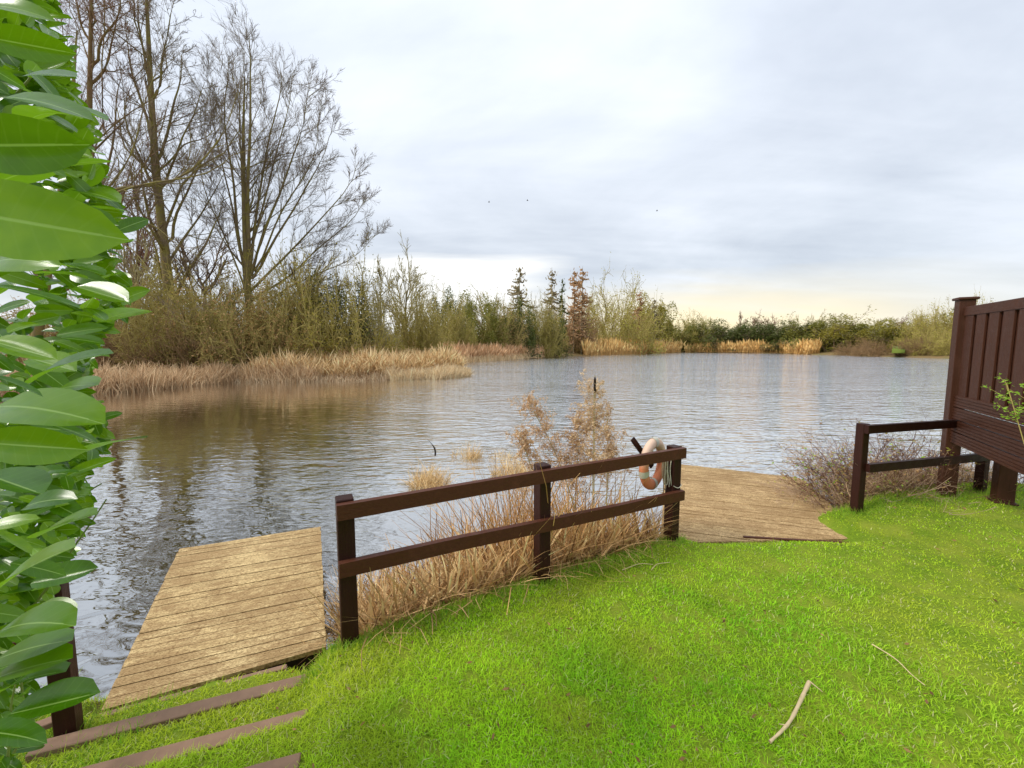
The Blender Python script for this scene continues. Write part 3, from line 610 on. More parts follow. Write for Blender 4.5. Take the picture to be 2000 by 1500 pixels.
reedbed('reed_bed', 'pale straw sedge spilling onto the water at the small point', [(-8.2, 27.9), (-5, 28.8), (-3.1, 31.2), (-3.6, 32.6), (-7.5, 30.4), (-9.5, 29.2)], 7500, .8, .026, (.60, .42, .22), (.95, .78, .50), .45, False)
reedbed('reed_bed', 'brown dry grass along the dark left shore', [(-30, 12), (-20.6, 18.6), (-18.9, 22), (-17.9, 26.4), (-13, 26.7), (-13, 28.5), (-19.4, 28), (-21.8, 24), (-23.5, 20), (-31, 16)], 20000, 1.15, .024, (.40, .24, .12), (.86, .64, .38), .35, False)
reedbed('reed_fringe', 'short broken straw fringe at the waterline of the left bank', [(-20.9, 18.9), (-19.6, 21.9), (-18.6, 26.2), (-13.6, 26.5), (-10.5, 27.5), (-6.6, 28.6), (-3.2, 31.2), (-4.2, 32.2), (-7.3, 29.6), (-10.6, 28.6), (-13.5, 27.6), (-19, 27.4), (-20.6, 22.3), (-21.8, 19.2)], 9000, .6, .022, (.34, .19, .08), (.95, .76, .50), .6, False)
reedbed('reed_bed', 'pinkish reeds along the middle bank behind the point', [(-8.5, 50), (-5.5, 59), (1.5, 73), (9, 85), (7, 91), (-3, 78), (-11, 62), (-13, 50)], 12000, 2.2, .05, (.46, .26, .12), (.78, .52, .30), .16)
reedbed('reed_bed', 'straw fringe at the waterline of the middle bank', [(-8.2, 49), (-5.4, 58.5), (1.4, 72), (9.2, 85.5), (8.8, 87), (1, 74), (-6.2, 60), (-9.2, 50)], 4500, .9, .06, (.70, .50, .26), (.88, .68, .42), .2, False)
reedbed('reed_bed', 'ochre reed bed right of the drooping willow bush', [(17, 98), (20.5, 100.5), (42, 124), (58, 141), (60, 150), (40, 136), (20, 112)], 9000, 3.2, .10, (.62, .38, .13), (.86, .60, .26), .1)
reedbed('reed_bed', 'far ochre reed bed in front of the dark hedge', [(60, 142), (64, 145), (83, 128), (80, 112), (84, 112), (88, 130), (66, 153)], 5000, 3.0, .12, (.56, .35, .12), (.80, .54, .22), .1)

# ------------------------------------------------------------ fences
def rail(name, pts, h, d, mat, parent, origin):
    """rectangular rail along points (centre line)"""
    pts = np.array(pts, float); n = len(pts); bm = bmesh.new(); rings = []
    for k in range(n):
        a = pts[max(k-1, 0)]; b = pts[min(k+1, n-1)]; dr = unit((b-a)[None])[0]; nrm = unit(np.array([-dr[1], dr[0], 0])[None])[0]; e = .005
        r = []
        for (sy, sz) in ((-1, -1), (1, -1), (1, 1), (-1, 1)):
            r.append((pts[k]+nrm*sy*d/2+np.array([0, 0, sz*h/2])))
        rings.append([bm.verts.new(Vector(x-origin)) for x in r])
    for k in range(n-1):
        for s in range(4): bm.faces.new((rings[k][s], rings[k][(s+1) % 4], rings[k+1][(s+1) % 4], rings[k+1][s]))
    bm.faces.new(rings[0]); bm.faces.new(rings[-1][::-1])
    ed = [e for e in bm.edges if abs((e.verts[0].co-e.verts[1].co).length) > .3 or not e.is_manifold]
    bmesh.ops.bevel(bm, geom=[e for e in bm.edges if len(e.link_faces) == 2 and e.calc_face_angle(0) > .8], offset=.005, segments=1, affect='EDGES')
    return bmobj(name, bm, mat, parent)
def post(parent, x, y, z0, z1, s, rz, mat=M_post, name='post'):
    return box(name, (z1-z0, s, s), mat, parent, (x, y, (z0+z1)/2), (0, -math.pi/2, 0) if False else (0, -math.pi/2, rz), .005)
fa = math.atan2(3.67-2.385, 1.481+1.007); fd = np.array([math.cos(fa), math.sin(fa), 0]); fn = np.array([math.sin(fa), -math.cos(fa), 0])   # fn points to the camera side
FP = [np.array((-1.007, 2.385, 0)), np.array((.23, 3.02, 0)), np.array((1.481, 3.67, 0))]
f1 = thing('wooden_fence', 'dark red brown two rail fence between the two jetties, life ring at its end', 'fence', FP[0])
for p_, tz in zip(FP, (.905, .92, .90)):
    q_ = p_-FP[0]; post(f1, q_[0], q_[1], -.5, tz, .098, fa)
off = fn*(.049+.0235)
P0, P1, P2 = [p_+off for p_ in FP]
e0, e1 = P0-fd*.05, P2+fd*.05
Z = lambda p_, z: np.array([p_[0], p_[1], z])
rail('rail', [Z(e0, .845), Z(P1, .852), Z(e1, .848)], .092, .045, M_rail, f1, FP[0])
rail('rail', [Z(e0, .495), Z((P0+P1)/2, .492), Z(P1, .475), Z((P1+P2)/2, .46), Z(e1, .455)], .088, .045, M_rail, f1, FP[0])
# crossed bracket that carries the ring, behind the last post
for off_, zc_, tl_, L_ in ((-.165, .80, .85, .40), (-.09, .80, -1.25, .30), (-.02, .735, 0.0, .20)):
    c_ = FP[2]-FP[0]-fn*(.20+.022*(tl_ > 0))+fd*off_
    box('ring_bracket', (L_, .02, .05), M_post, f1, (c_[0], c_[1], zc_), (0, tl_, fa), .004)
# right fence
A = np.array((3.70, 4.257, 0)); B = np.array((5.50, 4.68, 0)); ra_ = math.atan2(B[1]-A[1], B[0]-A[0]); rd_ = np.array([math.cos(ra_), math.sin(ra_), 0]); rn_ = np.array([math.sin(ra_), -math.cos(ra_), 0])
f2 = thing('wooden_fence', 'dark brown two rail fence joining the tall veranda beside the right jetty', 'fence', A)
post(f2, 0, 0, -.4, .995, .085, ra_); q_ = B-A; post(f2, q_[0], q_[1], -.4, .93, .085, ra_)
o2 = rn_*(.0425+.0225); rail('rail', [Z(A+o2-rd_*.04, .945), Z(B+o2+rd_*-.05, .955)], .088, .043, M_post, f2, A)
rail('rail', [Z(A+o2+rd_*.02, .53), Z(B+o2+rd_*.04, .545)], .088, .043, M_post, f2, A)
# left post by the hedge
L0 = np.array((-2.30, 1.95, 0)); f3 = thing('wooden_fence', 'dark brown fence end post beside the left jetty, half hidden by laurel leaves', 'fence', L0)
post(f3, 0, 0, -.6, .80, .085, fa); post(f3, -1.1, -.5, -.6, .80, .085, fa)
rail('rail', [Z(L0+fn*.066, .745), Z(L0+fn*.066+np.array([-1.1, -.5, 0]), .745)], .088, .043, M_rail, f3, L0)
rail('rail', [Z(L0+fn*.066, .36), Z(L0+fn*.066+np.array([-1.1, -.5, 0]), .36)], .088, .043, M_rail, f3, L0)

# ------------------------------------------------------------ jetties
def clip(poly, a, n_):
    """keep the side where (p-a).n >= 0"""
    out = []
    for k in range(len(poly)):
        p, q_ = poly[k], poly[(k+1) % len(poly)]; dp, dq = np.dot(p-a, n_), np.dot(q_-a, n_)
        if dp >= 0: out.append(p)
        if dp*dq < 0: out.append(p+(q_-p)*dp/(dp-dq))
    return out
def deck(label, poly, z, ang, pw, mat, thick=.03):
    poly = [np.array(p) for p in poly]; d = np.array([math.cos(ang), math.sin(ang)]); nn_ = np.array([-d[1], d[0]])
    o = poly[0]; T0 = thing('jetty', label, 'jetty', (o[0], o[1], z))
    s = [np.dot(p-o, nn_) for p in poly]; k = min(s); cnt_ = 0
    while k < max(s)-.015:
        w_ = pw*rng.uniform(.97, 1.03); gap = .007
        pc = clip(clip(poly, o+nn_*k, nn_), o+nn_*(k+w_-gap), -nn_)
        if len(pc) >= 3:
            c = np.mean(pc, 0); R2 = np.array([[d[0], d[1]], [nn_[0], nn_[1]]])
            loc = [R2@(p-c) for p in pc]; ext = rng.uniform(-.006, .006)
            bm = bmesh.new(); b_ = [bm.verts.new((q_[0]*(1+ext), q_[1], -thick)) for q_ in loc]; t_ = [bm.verts.new((q_[0]*(1+ext), q_[1], 0)) for q_ in loc]
            if len(loc) >= 3:
                bm.faces.new(t_); bm.faces.new(b_[::-1])
                for i_ in range(len(loc)): bm.faces.new((b_[i_], b_[(i_+1) % len(loc)], t_[(i_+1) % len(loc)], t_[i_]))
                ob = bmobj('plank', bm, mat, T0); ob.location = (c[0]-o[0], c[1]-o[1], rng.uniform(-.003, .003)); ob.rotation_euler = (rng.normal(0, .004), 0, ang)
        k += w_
    # frame beams and piles below
    for a_, b_ in zip(poly, poly[1:]+poly[:1]):
        m_ = (a_+b_)/2; cc = np.mean(poly, 0); m_ = m_+(cc-m_)*.06; L = np.linalg.norm(b_-a_)*.90; an_ = math.atan2(b_[1]-a_[1], b_[0]-a_[0])
        if L > .5: box('beam', (L, .045, .12), M_beam, T0, (m_[0]-o[0], m_[1]-o[1], -.095), (0, 0, an_), .004)
    for a_ in poly:
        p_ = a_+(np.mean(poly, 0)-a_)*.12; box('pile', (.09, .09, 1.0), M_beam, T0, (p_[0]-o[0], p_[1]-o[1], -.56), (0, 0, ang), .004)
    return T0
ZL = -.24
polyL = [at(198, 1388, ZL)[:2], at(636, 1264, ZL)[:2], at(626, 1028, ZL)[:2], at(350, 1072, ZL)[:2]]
deck('yellowish weathered plank jetty at the left with algae stains', polyL, ZL, math.radians(22), .088, M_deck)
ZR = -.10
polyR = [at(1290, 1060, ZR)[:2], at(1690, 1052, ZR)[:2], at(1575, 940, ZR)[:2], at(1560, 933, ZR)[:2], at(1300, 903, ZR)[:2]]
deck('tan plank jetty at the right beyond the life ring', polyR, ZR, math.radians(-18), .085, M_deck2)
# steps down to the left jetty: brown boards
st = thing('garden_steps', 'brown edging boards set in the grass leading down to the left jetty', 'steps', at(605, 1312, -.15))
def board(a, b, z, wd, th, parent, mat, name='board', zoff=0):
    A_, B_ = at(*a, z), at(*b, z); c = (A_+B_)/2; L = np.linalg.norm(B_-A_); an_ = math.atan2(B_[1]-A_[1], B_[0]-A_[0]); o = np.array(parent.location)
    return box(name, (L, wd, th), mat, parent, tuple(c-o+np.array([0, 0, zoff-th/2])), (0, 0, an_), .004)
board((598, 1325), (60, 1462), -.155, .085, .12, st, M_step)
board((600, 1396), (130, 1520), -.075, .085, .12, st, M_step)
board((585, 1485), (440, 1525), -.015, .085, .12, st, M_step)
board((560, 1300), (190, 1398), -.235, .04, .09, st, M_step)
fb = thing('edge_board', 'dark board along the lawn edge of the right jetty', 'board', at(1560, 1052, -.08)); board((1452, 1047), (1690, 1061), -.085, .03, .1, fb, M_rail)
lb_ = thing('loose_board', 'short brown board lying in grass beside the left fence post', 'board', at(105, 1395, -.1)); board((60, 1420), (150, 1385), -.12, .06, .03, lb_, M_step)

# ------------------------------------------------------------ veranda
VP = np.array((5.02, 4.60, 0)); vd = unit(np.array([[-.48, -.88, 0]]))[0]; va = math.atan2(vd[1], vd[0]); vn = np.array([-vd[1], vd[0], 0]); vn = vn if vn[0] < 0 else -vn   # vn faces the lake side
ve = thing('veranda', 'tall dark brown veranda end with slatted screen and grooved boards', 'veranda', VP)
post(ve, 0, 0, -.4, 2.31, .13, va, M_ver, 'corner_post'); box('post_cap', (.17, .17, .03), M_ver, ve, (0, 0, 2.325), (0, 0, va), .008)
q_ = vd*1.75; post(ve, q_[0], q_[1], -.2, 2.31, .13, va, M_ver, 'corner_post'); box('post_cap', (.17, .17, .03), M_ver, ve, (q_[0], q_[1], 2.325), (0, 0, va), .008)
def along(t, dz, o_=0): p_ = vd*t+vn*o_; return (p_[0], p_[1], dz)
box('top_rail', (1.6, .06, .10), M_ver, ve, along(.875, 2.18), (0, 0, va), .006)
for k in range(6):
    box('slat', (.90, .02, .175), M_ver, ve, along(.185+k*.245, 1.70, .012), (0, -math.pi/2, va) if False else (math.pi/2*0, -math.pi/2, va), .003)
    # slats standing behind in the gaps
for k in range(6):
    if k == 0: continue
    box('slat', (.90, .02, .145 if k == 3 else .17), M_ver, ve, along(.185+(k-.5)*.245+.02, 1.70, -.012), (0, -math.pi/2, va), .003)
for o in list(ve.children):
    if o.name.startswith('slat'):                 # long axis up, broad face to the side
        o.rotation_euler = (Matrix.Rotation(va, 4, 'Z') @ Matrix.Rotation(-math.pi/2, 4, 'Y')).to_euler()
        me = o.data
        for v_ in me.vertices: v_.co.y, v_.co.z = v_.co.z, v_.co.y
# swap of y and z above: board width lies along the wall
for o in list(ve.children):
    if o.name.startswith('slat'):
        o.rotation_euler = (Matrix(((0, math.cos(va), -math.sin(va)), (0, math.sin(va), math.cos(va)), (1, 0, 0))).to_4x4()).to_euler()
def grooved(L, H, D_, parent, loc):
    """board with three shallow grooves running along its face"""
    ys = [0]; prof = []; n = 4; g_ = .008
    for k in range(n):
        z0 = -H/2+k*H/n; z1 = z0+H/n
        prof += [(D_/2, z0+g_/2), (D_/2, z1-g_/2)]
        if k < n-1: prof += [(D_/2-.006, z1-g_/2+.001), (D_/2-.006, z1+g_/2-.001)]
    prof += [(-D_/2, H/2), (-D_/2, -H/2)]
    bm = bmesh.new(); a = [bm.verts.new((-L/2, y, z)) for y, z in prof]; b = [bm.verts.new((L/2, y, z)) for y, z in prof]
    for k in range(len(prof)): bm.faces.new((a[k], a[(k+1) % len(prof)], b[(k+1) % len(prof)], b[k]))
    bm.faces.new(a); bm.faces.new(b[::-1]); o = bmobj('deck_board', bm, M_ver, parent); o.location = loc; o.rotation_euler = (0, 0, va); return o
side = 1 if vn @ np.array([-vd[1], vd[0], 0]) > 0 else -1
for k in range(4):
    o = grooved(1.62, .128, .03, ve, along(.875, 1.195-k*.136, .02)); 
    if side < 0: o.rotation_euler = (0, 0, va+math.pi)
SP = np.array((5.38, 4.36, 0)); post(ve, SP[0]-VP[0], SP[1]-VP[1], .06, .80, .14, va, M_ver, 'support_post')
box('post_foot', (.19, .19, .07), M_ver, ve, (SP[0]-VP[0], SP[1]-VP[1], .085), (0, 0, va), .006)
box('floor_beam', (1.6, .10, .12), M_ver, ve, (SP[0]-VP[0]-.3, SP[1]-VP[1]-.5, .84), (0, 0, va), .006)
cp = thing('concrete_slab', 'mossy concrete slab under the veranda support post', 'slab', (SP[0], SP[1], .02)); box('slab', (.62, .5, .06), M_conc, cp, (0, 0, 0), (0, 0, .15), .01, .003)

# ------------------------------------------------------------ life ring and rope
rc = FP[2]-fn*.135-fd*.115; rc[2] = .715
lr = thing('life_ring', 'faded orange and cream life ring hanging on the last fence post', 'life ring', rc)
lr.rotation_euler = (math.radians(90), math.radians(0), fa+math.radians(20))
def torus(name, R, r1, r2, a0, a1, mat, parent, n=40, m_=12):
    th = np.linspace(a0, a1, n); ph = np.arange(m_)*2*np.pi/m_
    V = np.stack([(R+r1*np.cos(ph)[None])*np.cos(th)[:, None], (R+r1*np.cos(ph)[None])*np.sin(th)[:, None], r2*np.sin(ph)[None]*np.ones((n, 1))], -1).reshape(-1, 3)
    i = np.arange(n*m_).reshape(n, m_); j = np.roll(i, -1, 1); q = np.stack([i[:-1], i[1:], j[1:], j[:-1]], -1).reshape(-1, 4)
    return raw(name, V, [q], mat, parent, smooth=True)
m, t = newmat('faded_orange_foam'); oc = t.n('ShaderNodeTexCoord').outputs['Object']; s_ = t.n('ShaderNodeSeparateXYZ', {0: oc})
nf = t.m('ADD', s_.outputs[1], t.m('MULTIPLY', t.m('SUBTRACT', t.noise(oc, 9, 5, .6), .5), .15))
finish(t, pbsdf(t, t.mix(t.ramp(nf, [(.0, 0.0), (.12, .92)]), (.66, .22, .10), (.72, .52, .38)), .6, .3))
torus('float_ring', .195, .050, .040, 0, 2*np.pi, m, lr)
M_band = simple('grey_reflective_band', (.50, .48, .38), .5, 20, .15); M_rope = simple('off_white_rope', (.55, .50, .40), .9, 60, .3); M_rope2 = simple('dirty_brown_rope', (.26, .19, .12), .9, 60, .3)
for a_ in (0.05, np.pi/2, np.pi+.25, 1.5*np.pi): torus('band', .195, .054, .044, a_-.13, a_+.13, M_band, lr, 6)
def ropeobj(name, paths, r, mat, parent=None):
    P = np.array([smoothpath(p, 14) for p in paths]); V, q = tubes(P, np.full(P.shape[:2], r), 5); return raw(name, V, [q], mat, parent, smooth=True)
rp = thing('rope', 'tangled off white rope hanging beside the life ring', 'rope', (0, 0, 0))
R0 = FP[2]-fd*.085+fn*.01; pths = []; pth2 = []
for k in range(9):
    a_ = R0+fd*rng.uniform(-.07, .03)+fn*rng.uniform(-.04, .02); z0 = rng.uniform(.78, .83); z1 = rng.uniform(.42, .60)
    pp = [Z(a_, z0), Z(a_+fd*rng.normal(0, .015), .70), Z(a_+fd*rng.normal(0, .02), z1), Z(a_+fd*(.03+rng.normal(0, .01)), z1-.02), Z(a_+fd*(.03+rng.normal(0, .01)), z0-.1)]
    (pths if k % 2 else pth2).append(pp)
lp = FP[2]
pths.append([Z(lp-fd*.06+fn*.06, .55), Z(lp+fn*.062, .515), Z(lp+fd*.055+fn*.06, .545), Z(lp+fd*.06, .55), Z(lp+fd*.06-fn*.055, .56)])
pths.append([Z(lp+fd*.055-fn*.02, .80), Z(lp+fd*.09, .77), Z(lp+fd*.095, .71), Z(lp+fd*.07, .68), Z(lp+fd*.055-fn*.03, .70)])
pth2.append([Z(lp+fd*.06+fn*.03, .44), Z(lp+fd*.068+fn*.02, .36), Z(lp+fd*.06, .30), Z(lp+fd*.055, .26), Z(lp+fd*.05, .22)])
ropeobj('rope_strand', pths, .0042, M_rope, rp); ropeobj('rope_strand', pth2, .0042, M_rope2, rp)

# ------------------------------------------------------------ dry reeds behind the fence
def fence_xy(s_, o_): return FP[0][0]+fd[0]*s_-fn[0]*o_, FP[0][1]+fd[1]*s_-fn[1]*o_
n = 3300; s_ = .05+2.9*rng.beta(1.7, 1.4, n); o_ = rng.uniform(.16, 1.15, n); x, y = fence_xy(s_, o_); keep = ~((s_ > 2.55) & (o_ > .55)); x, y = x[keep], y[keep]; s_ = s_[keep]; o_ = o_[keep]
z = np.maximum(height(x, y), WZ-.05); hh = rng.uniform(.25, 1.0, len(x))*(.58+.80*np.exp(-((s_-1.6)/.85)**2))
A1 = blades(x, y, z, hh, .34, rng.uniform(.0025, .0085, len(x)), (.22, .10, .028), (.86, .52, .22), 5, None, .5)
n = 6500; s_ = rng.uniform(-.02, 2.75, n); o_ = rng.uniform(.02, 1.15, n); x, y = fence_xy(s_, o_); z = np.maximum(height(x, y), WZ)+rng.uniform(.01, .22, n)*np.sin(np.clip(o_, 0, 1)*3)
A2 = blades(x, y, z, rng.uniform(.15, .6, n), .6, rng.uniform(.002, .008, n), (.13, .06, .018), (.86, .56, .26), 4, None, 2.2)
n = 1300; s_ = rng.uniform(.1, 2.6, n); o_ = rng.uniform(.1, .9, n); x, y = fence_xy(s_, o_); z = np.maximum(height(x, y), WZ)+.02; z = z
A3 = blades(x, y, z, rng.uniform(.2, .6, n), .2, rng.uniform(.006, .013, n), (.52, .34, .14), (.92, .70, .38), 5, (.8, 1, .9, .6, .1), .8)
def cat3(L):
    Vs, Qs, Cs, k = [], [], [], 0
    for V, q, c in L: Vs.append(V); Qs.append(q+k); Cs.append(c); k += len(V)
    return np.concatenate(Vs), np.concatenate(Qs), np.concatenate(Cs)
V, q, c = cat3([A1, A2, A3]); tag(raw('dry_reeds', V, [q], M_tint, tint=c), 'tangle of dry straw reeds growing behind the central fence', 'reeds', kind='stuff')
# clumps standing in the water beyond the fence
def clump(label, u, v, r, n, h, lean=.35):
    p_ = at(u, v, WZ); a = rng.uniform(0, 6.28, n); rr = r*rng.uniform(0, 1, n)**.6; x = p_[0]+rr*np.cos(a); y = p_[1]+rr*np.sin(a)
    V, q, c = blades(x, y, np.full(n, WZ-.03), h*rng.uniform(.4, 1.1, n), lean, rng.uniform(.002, .005, n)*(1.2), (.34, .19, .06), (.95, .70, .36), 5, None, 1.6)
    return tag(raw('reed_clump', V, [q], M_tint, tint=c), label, 'reed clump', group='reed clumps in the water')
clump('rounded straw reed clump in the water left of the others', 838, 945, .34, 560, .50, .6)
clump('small spiky reed clump standing out in the water', 922, 893, .20, 190, .42, .35)
clump('sparse short reeds floating right of the spiky clump', 985, 893, .35, 150, .26, .5)
clump('thin reed tuft left of the spiky clump', 888, 893, .08, 30, .30, .2)
clump('low matted reeds in front of the upper rail', 1000, 925, .40, 380, .45, .5)
# feathery dead flower stems
def plume(label, u, v, zbase, pts, n, spread, c0, c1, D):
    P = smoothpath([atd(a, b, D) for a, b in pts], 10); o = P[0].copy(); T0 = thing('dead_flower_stem', label, 'dead plant', o)
    V, q = tubes(P[None]-o, (.008*np.linspace(1, .4, 10))[None], 5); raw('stem', V, [q], M_twig_pale, T0)
    Q, S_ = level(P[None], (.006*np.linspace(1, .3, 10))[None], n*2, .40, 1, .8, .3, .22, .5, 5, .2, .06, .5, .0016)
    Q2, S2 = level(Q, S_, 7, .1, 1, .8, .3, .5, .3, 4, .3, -.05, .7, .0013)
    pc = np.concatenate([Q2[:, 1:].reshape(-1, 3), Q[:, 2:].reshape(-1, 3)]); pc = pc[rng.integers(0, len(pc), n*190)]+rng.normal(0, .008, (n*190, 3))
    lf = leafquads(pc, .0085); V, q = merge([tubes(Q, S_, 3), tubes(Q2, S2, 3), lf]); u_ = rng.random((len(V)//1, 1))
    cc = np.asarray(c0)*(1-u_)+np.asarray(c1)*u_; raw('seed_plume', V-o, [q], M_tint, T0, tint=cc)
plume('tallest feathery dead flower stem under the black bulrush head', 0, 0, 0, [(1158, 1060), (1158, 950), (1160, 850), (1160, 762)], 34, 1, (.50, .32, .16), (.85, .66, .42), 3.75)
plume('feathery dead stem leaning left near the fence middle post', 0, 0, 0, [(1140, 1050), (1110, 950), (1080, 870), (1035, 790)], 30, 1, (.50, .30, .15), (.82, .6, .38), 3.85)
plume('short feathery dead stem behind the middle fence post', 0, 0, 0, [(1062, 1050), (1050, 960), (1035, 900), (1015, 850)], 20, 1, (.5, .32, .16), (.82, .6, .38), 3.8)
plume('thin feathery dead stem between the leaning and tallest ones', 0, 0, 0, [(1120, 1060), (1125, 960), (1130, 880), (1128, 825)], 22, 1, (.45, .28, .14), (.8, .58, .36), 3.9)
plume('drooping feathery dead stem right of the bulrush', 0, 0, 0, [(1180, 1060), (1186, 960), (1188, 880), (1185, 800)], 20, 1, (.45, .27, .13), (.75, .55, .34), 3.7)
b0 = atd(1162, 1050, 3.72); bt = thing('bulrush', 'upright bulrush with a black seed head above the reeds', 'bulrush', b0)
P = smoothpath([atd(1160, 1050, 3.72), atd(1161, 900, 3.72), atd(1162, 770, 3.72), atd(1162, 733, 3.72)], 10); V, q = tubes(P[None]-b0, (np.full(10, .0035))[None], 5); raw('stem', V, [q], M_twig_pale, bt)
P = np.array([atd(1162, v, 3.72) for v in (768, 764, 758, 750, 742, 738, 735)]); V, q = tubes(P[None]-b0, np.array([[.003, .010, .0125, .0125, .011, .006, .002]]), 8); raw('seed_head', V, [q], simple('black_brown_seed_head', (.02, .012, .008), .9), bt, smooth=True)
wk = atd(852, 885, 5.2); wt = thing('dark_twig', 'dark broken twig sticking out of the water left of the reeds', 'twig', wk)
V, q = tubes(np.array([smoothpath([atd(850, 890, 5.2), atd(852, 878, 5.2), atd(848, 872, 5.2), atd(835, 858, 5.2)], 6)])-wk, np.array([[.012, .012, .012, .006, .003, .002]]), 5); raw('stem', V, [q], M_beam, wt)

# ------------------------------------------------------------ brambles behind the right fence
def bramble(label, base, n, h, rad, seed_leaf, nleaf, c_st, spread=1.0, dx=0):
    o = np.array(base); T0 = thing('bramble_bush', label, 'bush', o)
    a = rng.uniform(0, 6.28, n); st_ = np.stack([rng.normal(0, rad*.5, n), rng.normal(0, rad*.3, n), np.zeros(n)], 1)
    d = np.stack([np.cos(a)*spread+dx, np.sin(a)*.6, rng.uniform(.5, 1.6, n)], 1)
    P = integ(st_, d, h*rng.uniform(.5, 1.25, n), 7, .13, -.05); R = rng.uniform(.0028, .006, n)[:, None]*np.linspace(1, .4, 7)[None]
    Q, S_ = level(P, R, 5, .2, 1, .8, .3, .38, .4, 5, .2, 0, .6, .0019); Q2, S2 = level(Q, S_, 4, .2, 1, .8, .3, .5, .3, 4, .2, 0, .7, .0015)
    V, q = merge([tubes(P, R, 4), tubes(Q, S_, 3), tubes(Q2, S2, 3)]); tag(raw('stems', V, [q], c_st, T0), kind='stuff')
    al = np.concatenate([Q.reshape(-1, 3), Q2.reshape(-1, 3)])
    for mt, k in seed_leaf:
        pc = al[rng.integers(0, len(al), int(nleaf*k))]+rng.normal(0, .02, (int(nleaf*k), 3)); V, q = leafquads(pc, .017); raw('foliage', V, [q], mt, T0)
M_br = simple('reddish_bramble_stem', (.15, .07, .045), .8, 8, .4); M_bp = simple('pale_dry_bramble', (.48, .33, .22), .8, 8, .3)
bramble('pale dry bramble beside the right jetty edge', (4.28, 4.95, -.35), 150, .85, .45, ((M_lf_brown, .6), (M_lf_lime, .12)), 1300, M_bp, .9, -.1)
bramble('tangled bramble with green leaves behind right fence', (4.45, 5.0, -.3), 190, .95, .55, ((M_lf_brown, .6), (M_lf_lime, .6), (M_lf_fresh, .3)), 1900, M_br)
bramble('reddish bramble between fence and veranda corner post', (5.1, 5.35, -.25), 150, .95, .55, ((M_lf_brown, .7), (M_lf_olive, .3)), 1100, M_br)
bramble('bare bramble stems under the veranda', (6.2, 5.3, -.3), 80, .85, .5, ((M_lf_brown, .5), (M_lf_mid, .2)), 700, M_br)
n = 4200; x = rng.uniform(3.75, 6.8, n); y = 4.62+(x-3.7)*.22+rng.uniform(-.15, .5, n); kk = x > 3.72+(y-4.4)*.42; x, y = x[kk], y[kk]; n = len(x); z = np.maximum(height(x, y), WZ)+rng.uniform(0, .12, n)
V, q, c = blades(x, y, z, rng.uniform(.12, .45, n), .5, rng.uniform(.0018, .004, n), (.16, .08, .035), (.72, .50, .28), 4, None, 2.0)
tag(raw('dry_undergrowth', V, [q], M_tint, tint=c), 'brown dry stems under the brambles behind the right fence', 'undergrowth', kind='stuff')
# thin shrubs seen above the right rail
# green shrub at right frame edge on the veranda
gs = thing('evergreen_shrub', 'bright green shrub tips poking in front of the veranda at right edge', 'shrub', (3.99, 2.86, .0))
n = 16; P = integ(np.zeros((n, 3)), np.stack([rng.normal(0, .09, n), rng.normal(0, .09, n), np.ones(n)], 1), rng.uniform(1.42, 1.60, n), 8, .03, .03); R = np.full((n, 8), .004)
Q, S_ = level(P, R, 9, .80, 1, .9, .2, .13, .3, 5, .1, .05, .6, .002); V, q = merge([tubes(P, R, 4), tubes(Q, S_, 3)]); tag(raw('stems', V, [q], M_twig_olive, gs), kind='stuff')
al = Q.reshape(-1, 3); pc = al[rng.integers(0, len(al), 2600)]+rng.normal(0, .012, (2600, 3)); V, q = leafquads(pc, .012); raw('foliage', V, [q], M_lf_fresh, gs)

# ------------------------------------------------------------ laurel hedge, near left
def leafproto(k):
    nl, nw = 8, 2; L = np.linspace(0, 1, nl+1); V = []; uv = []
    bend, fold, twist = ((.10, .16, .1), (.22, .10, -.2), (-.02, .22, .25), (.30, .14, .05), (.14, .05, -.1))[k]
    for l in L:
        w_ = (math.sin(math.pi*min(1, l*.90+.045)**.92))**.62*.5*(1 if l < .96 else .35)*.40
        if l == 0: w_ = .012
        if l == 1: w_ = .004
        for s_ in (-1, -.5, 0, .5, 1):
            x = l; y = s_*w_; z_ = abs(s_)*w_*fold*2-bend*l*l
            tw_ = twist*l; V.append((x, y*math.cos(tw_)-0*math.sin(tw_), z_+y*math.sin(tw_))); uv.append((l, s_*.5+.5))
    f = []; c = 5
    for a in range(nl):
        for b in range(4): f.append((a*c+b, (a+1)*c+b, (a+1)*c+b+1, a*c+b+1))
    me = bpy.data.meshes.new('leaf'); me.from_pydata(V, [], f); u_ = me.uv_layers.new(name='uv')
    for p in me.polygons:
        p.use_smooth = True
        for li in p.loop_indices: u_.data[li].uv = uv[me.loops[li].vertex_index]
    return me
m, t = newmat('laurel_leaf'); uvn = t.n('ShaderNodeUVMap').outputs[0]; su = t.n('ShaderNodeSeparateXYZ', {0: uvn}); rnd = t.n('ShaderNodeObjectInfo').outputs['Random']
mid = t.m('ABSOLUTE', t.m('SUBTRACT', su.outputs[1], .5)); rib = t.ramp(mid, [(.0, 1.0), (.012, 1.0), (.03, 0.0)])
vein = t.m('SINE', t.m('ADD', t.m('MULTIPLY', su.outputs[0], 52.0), t.m('MULTIPLY', mid, -16.0))); veinf = t.ramp(vein, [(.86, 0.0), (1.0, .07)])
isl = t.n('ShaderNodeNewGeometry'); r2_ = t.m('FRACT', t.m('ADD', t.m('MULTIPLY', rnd, 3.7), isl.outputs['Random Per Island']))
cb = t.mix(t.m('POWER', r2_, 1.9), (.012, .06, .003), (.30, .46, .006)); cb = t.mix(t.noise(t.n('ShaderNodeTexCoord').outputs['Object'], 5, 3), cb, (.07, .19, .005))
cb = t.mix(t.m('MULTIPLY', isl.outputs['Backfacing'], .55), cb, (.22, .40, .03))
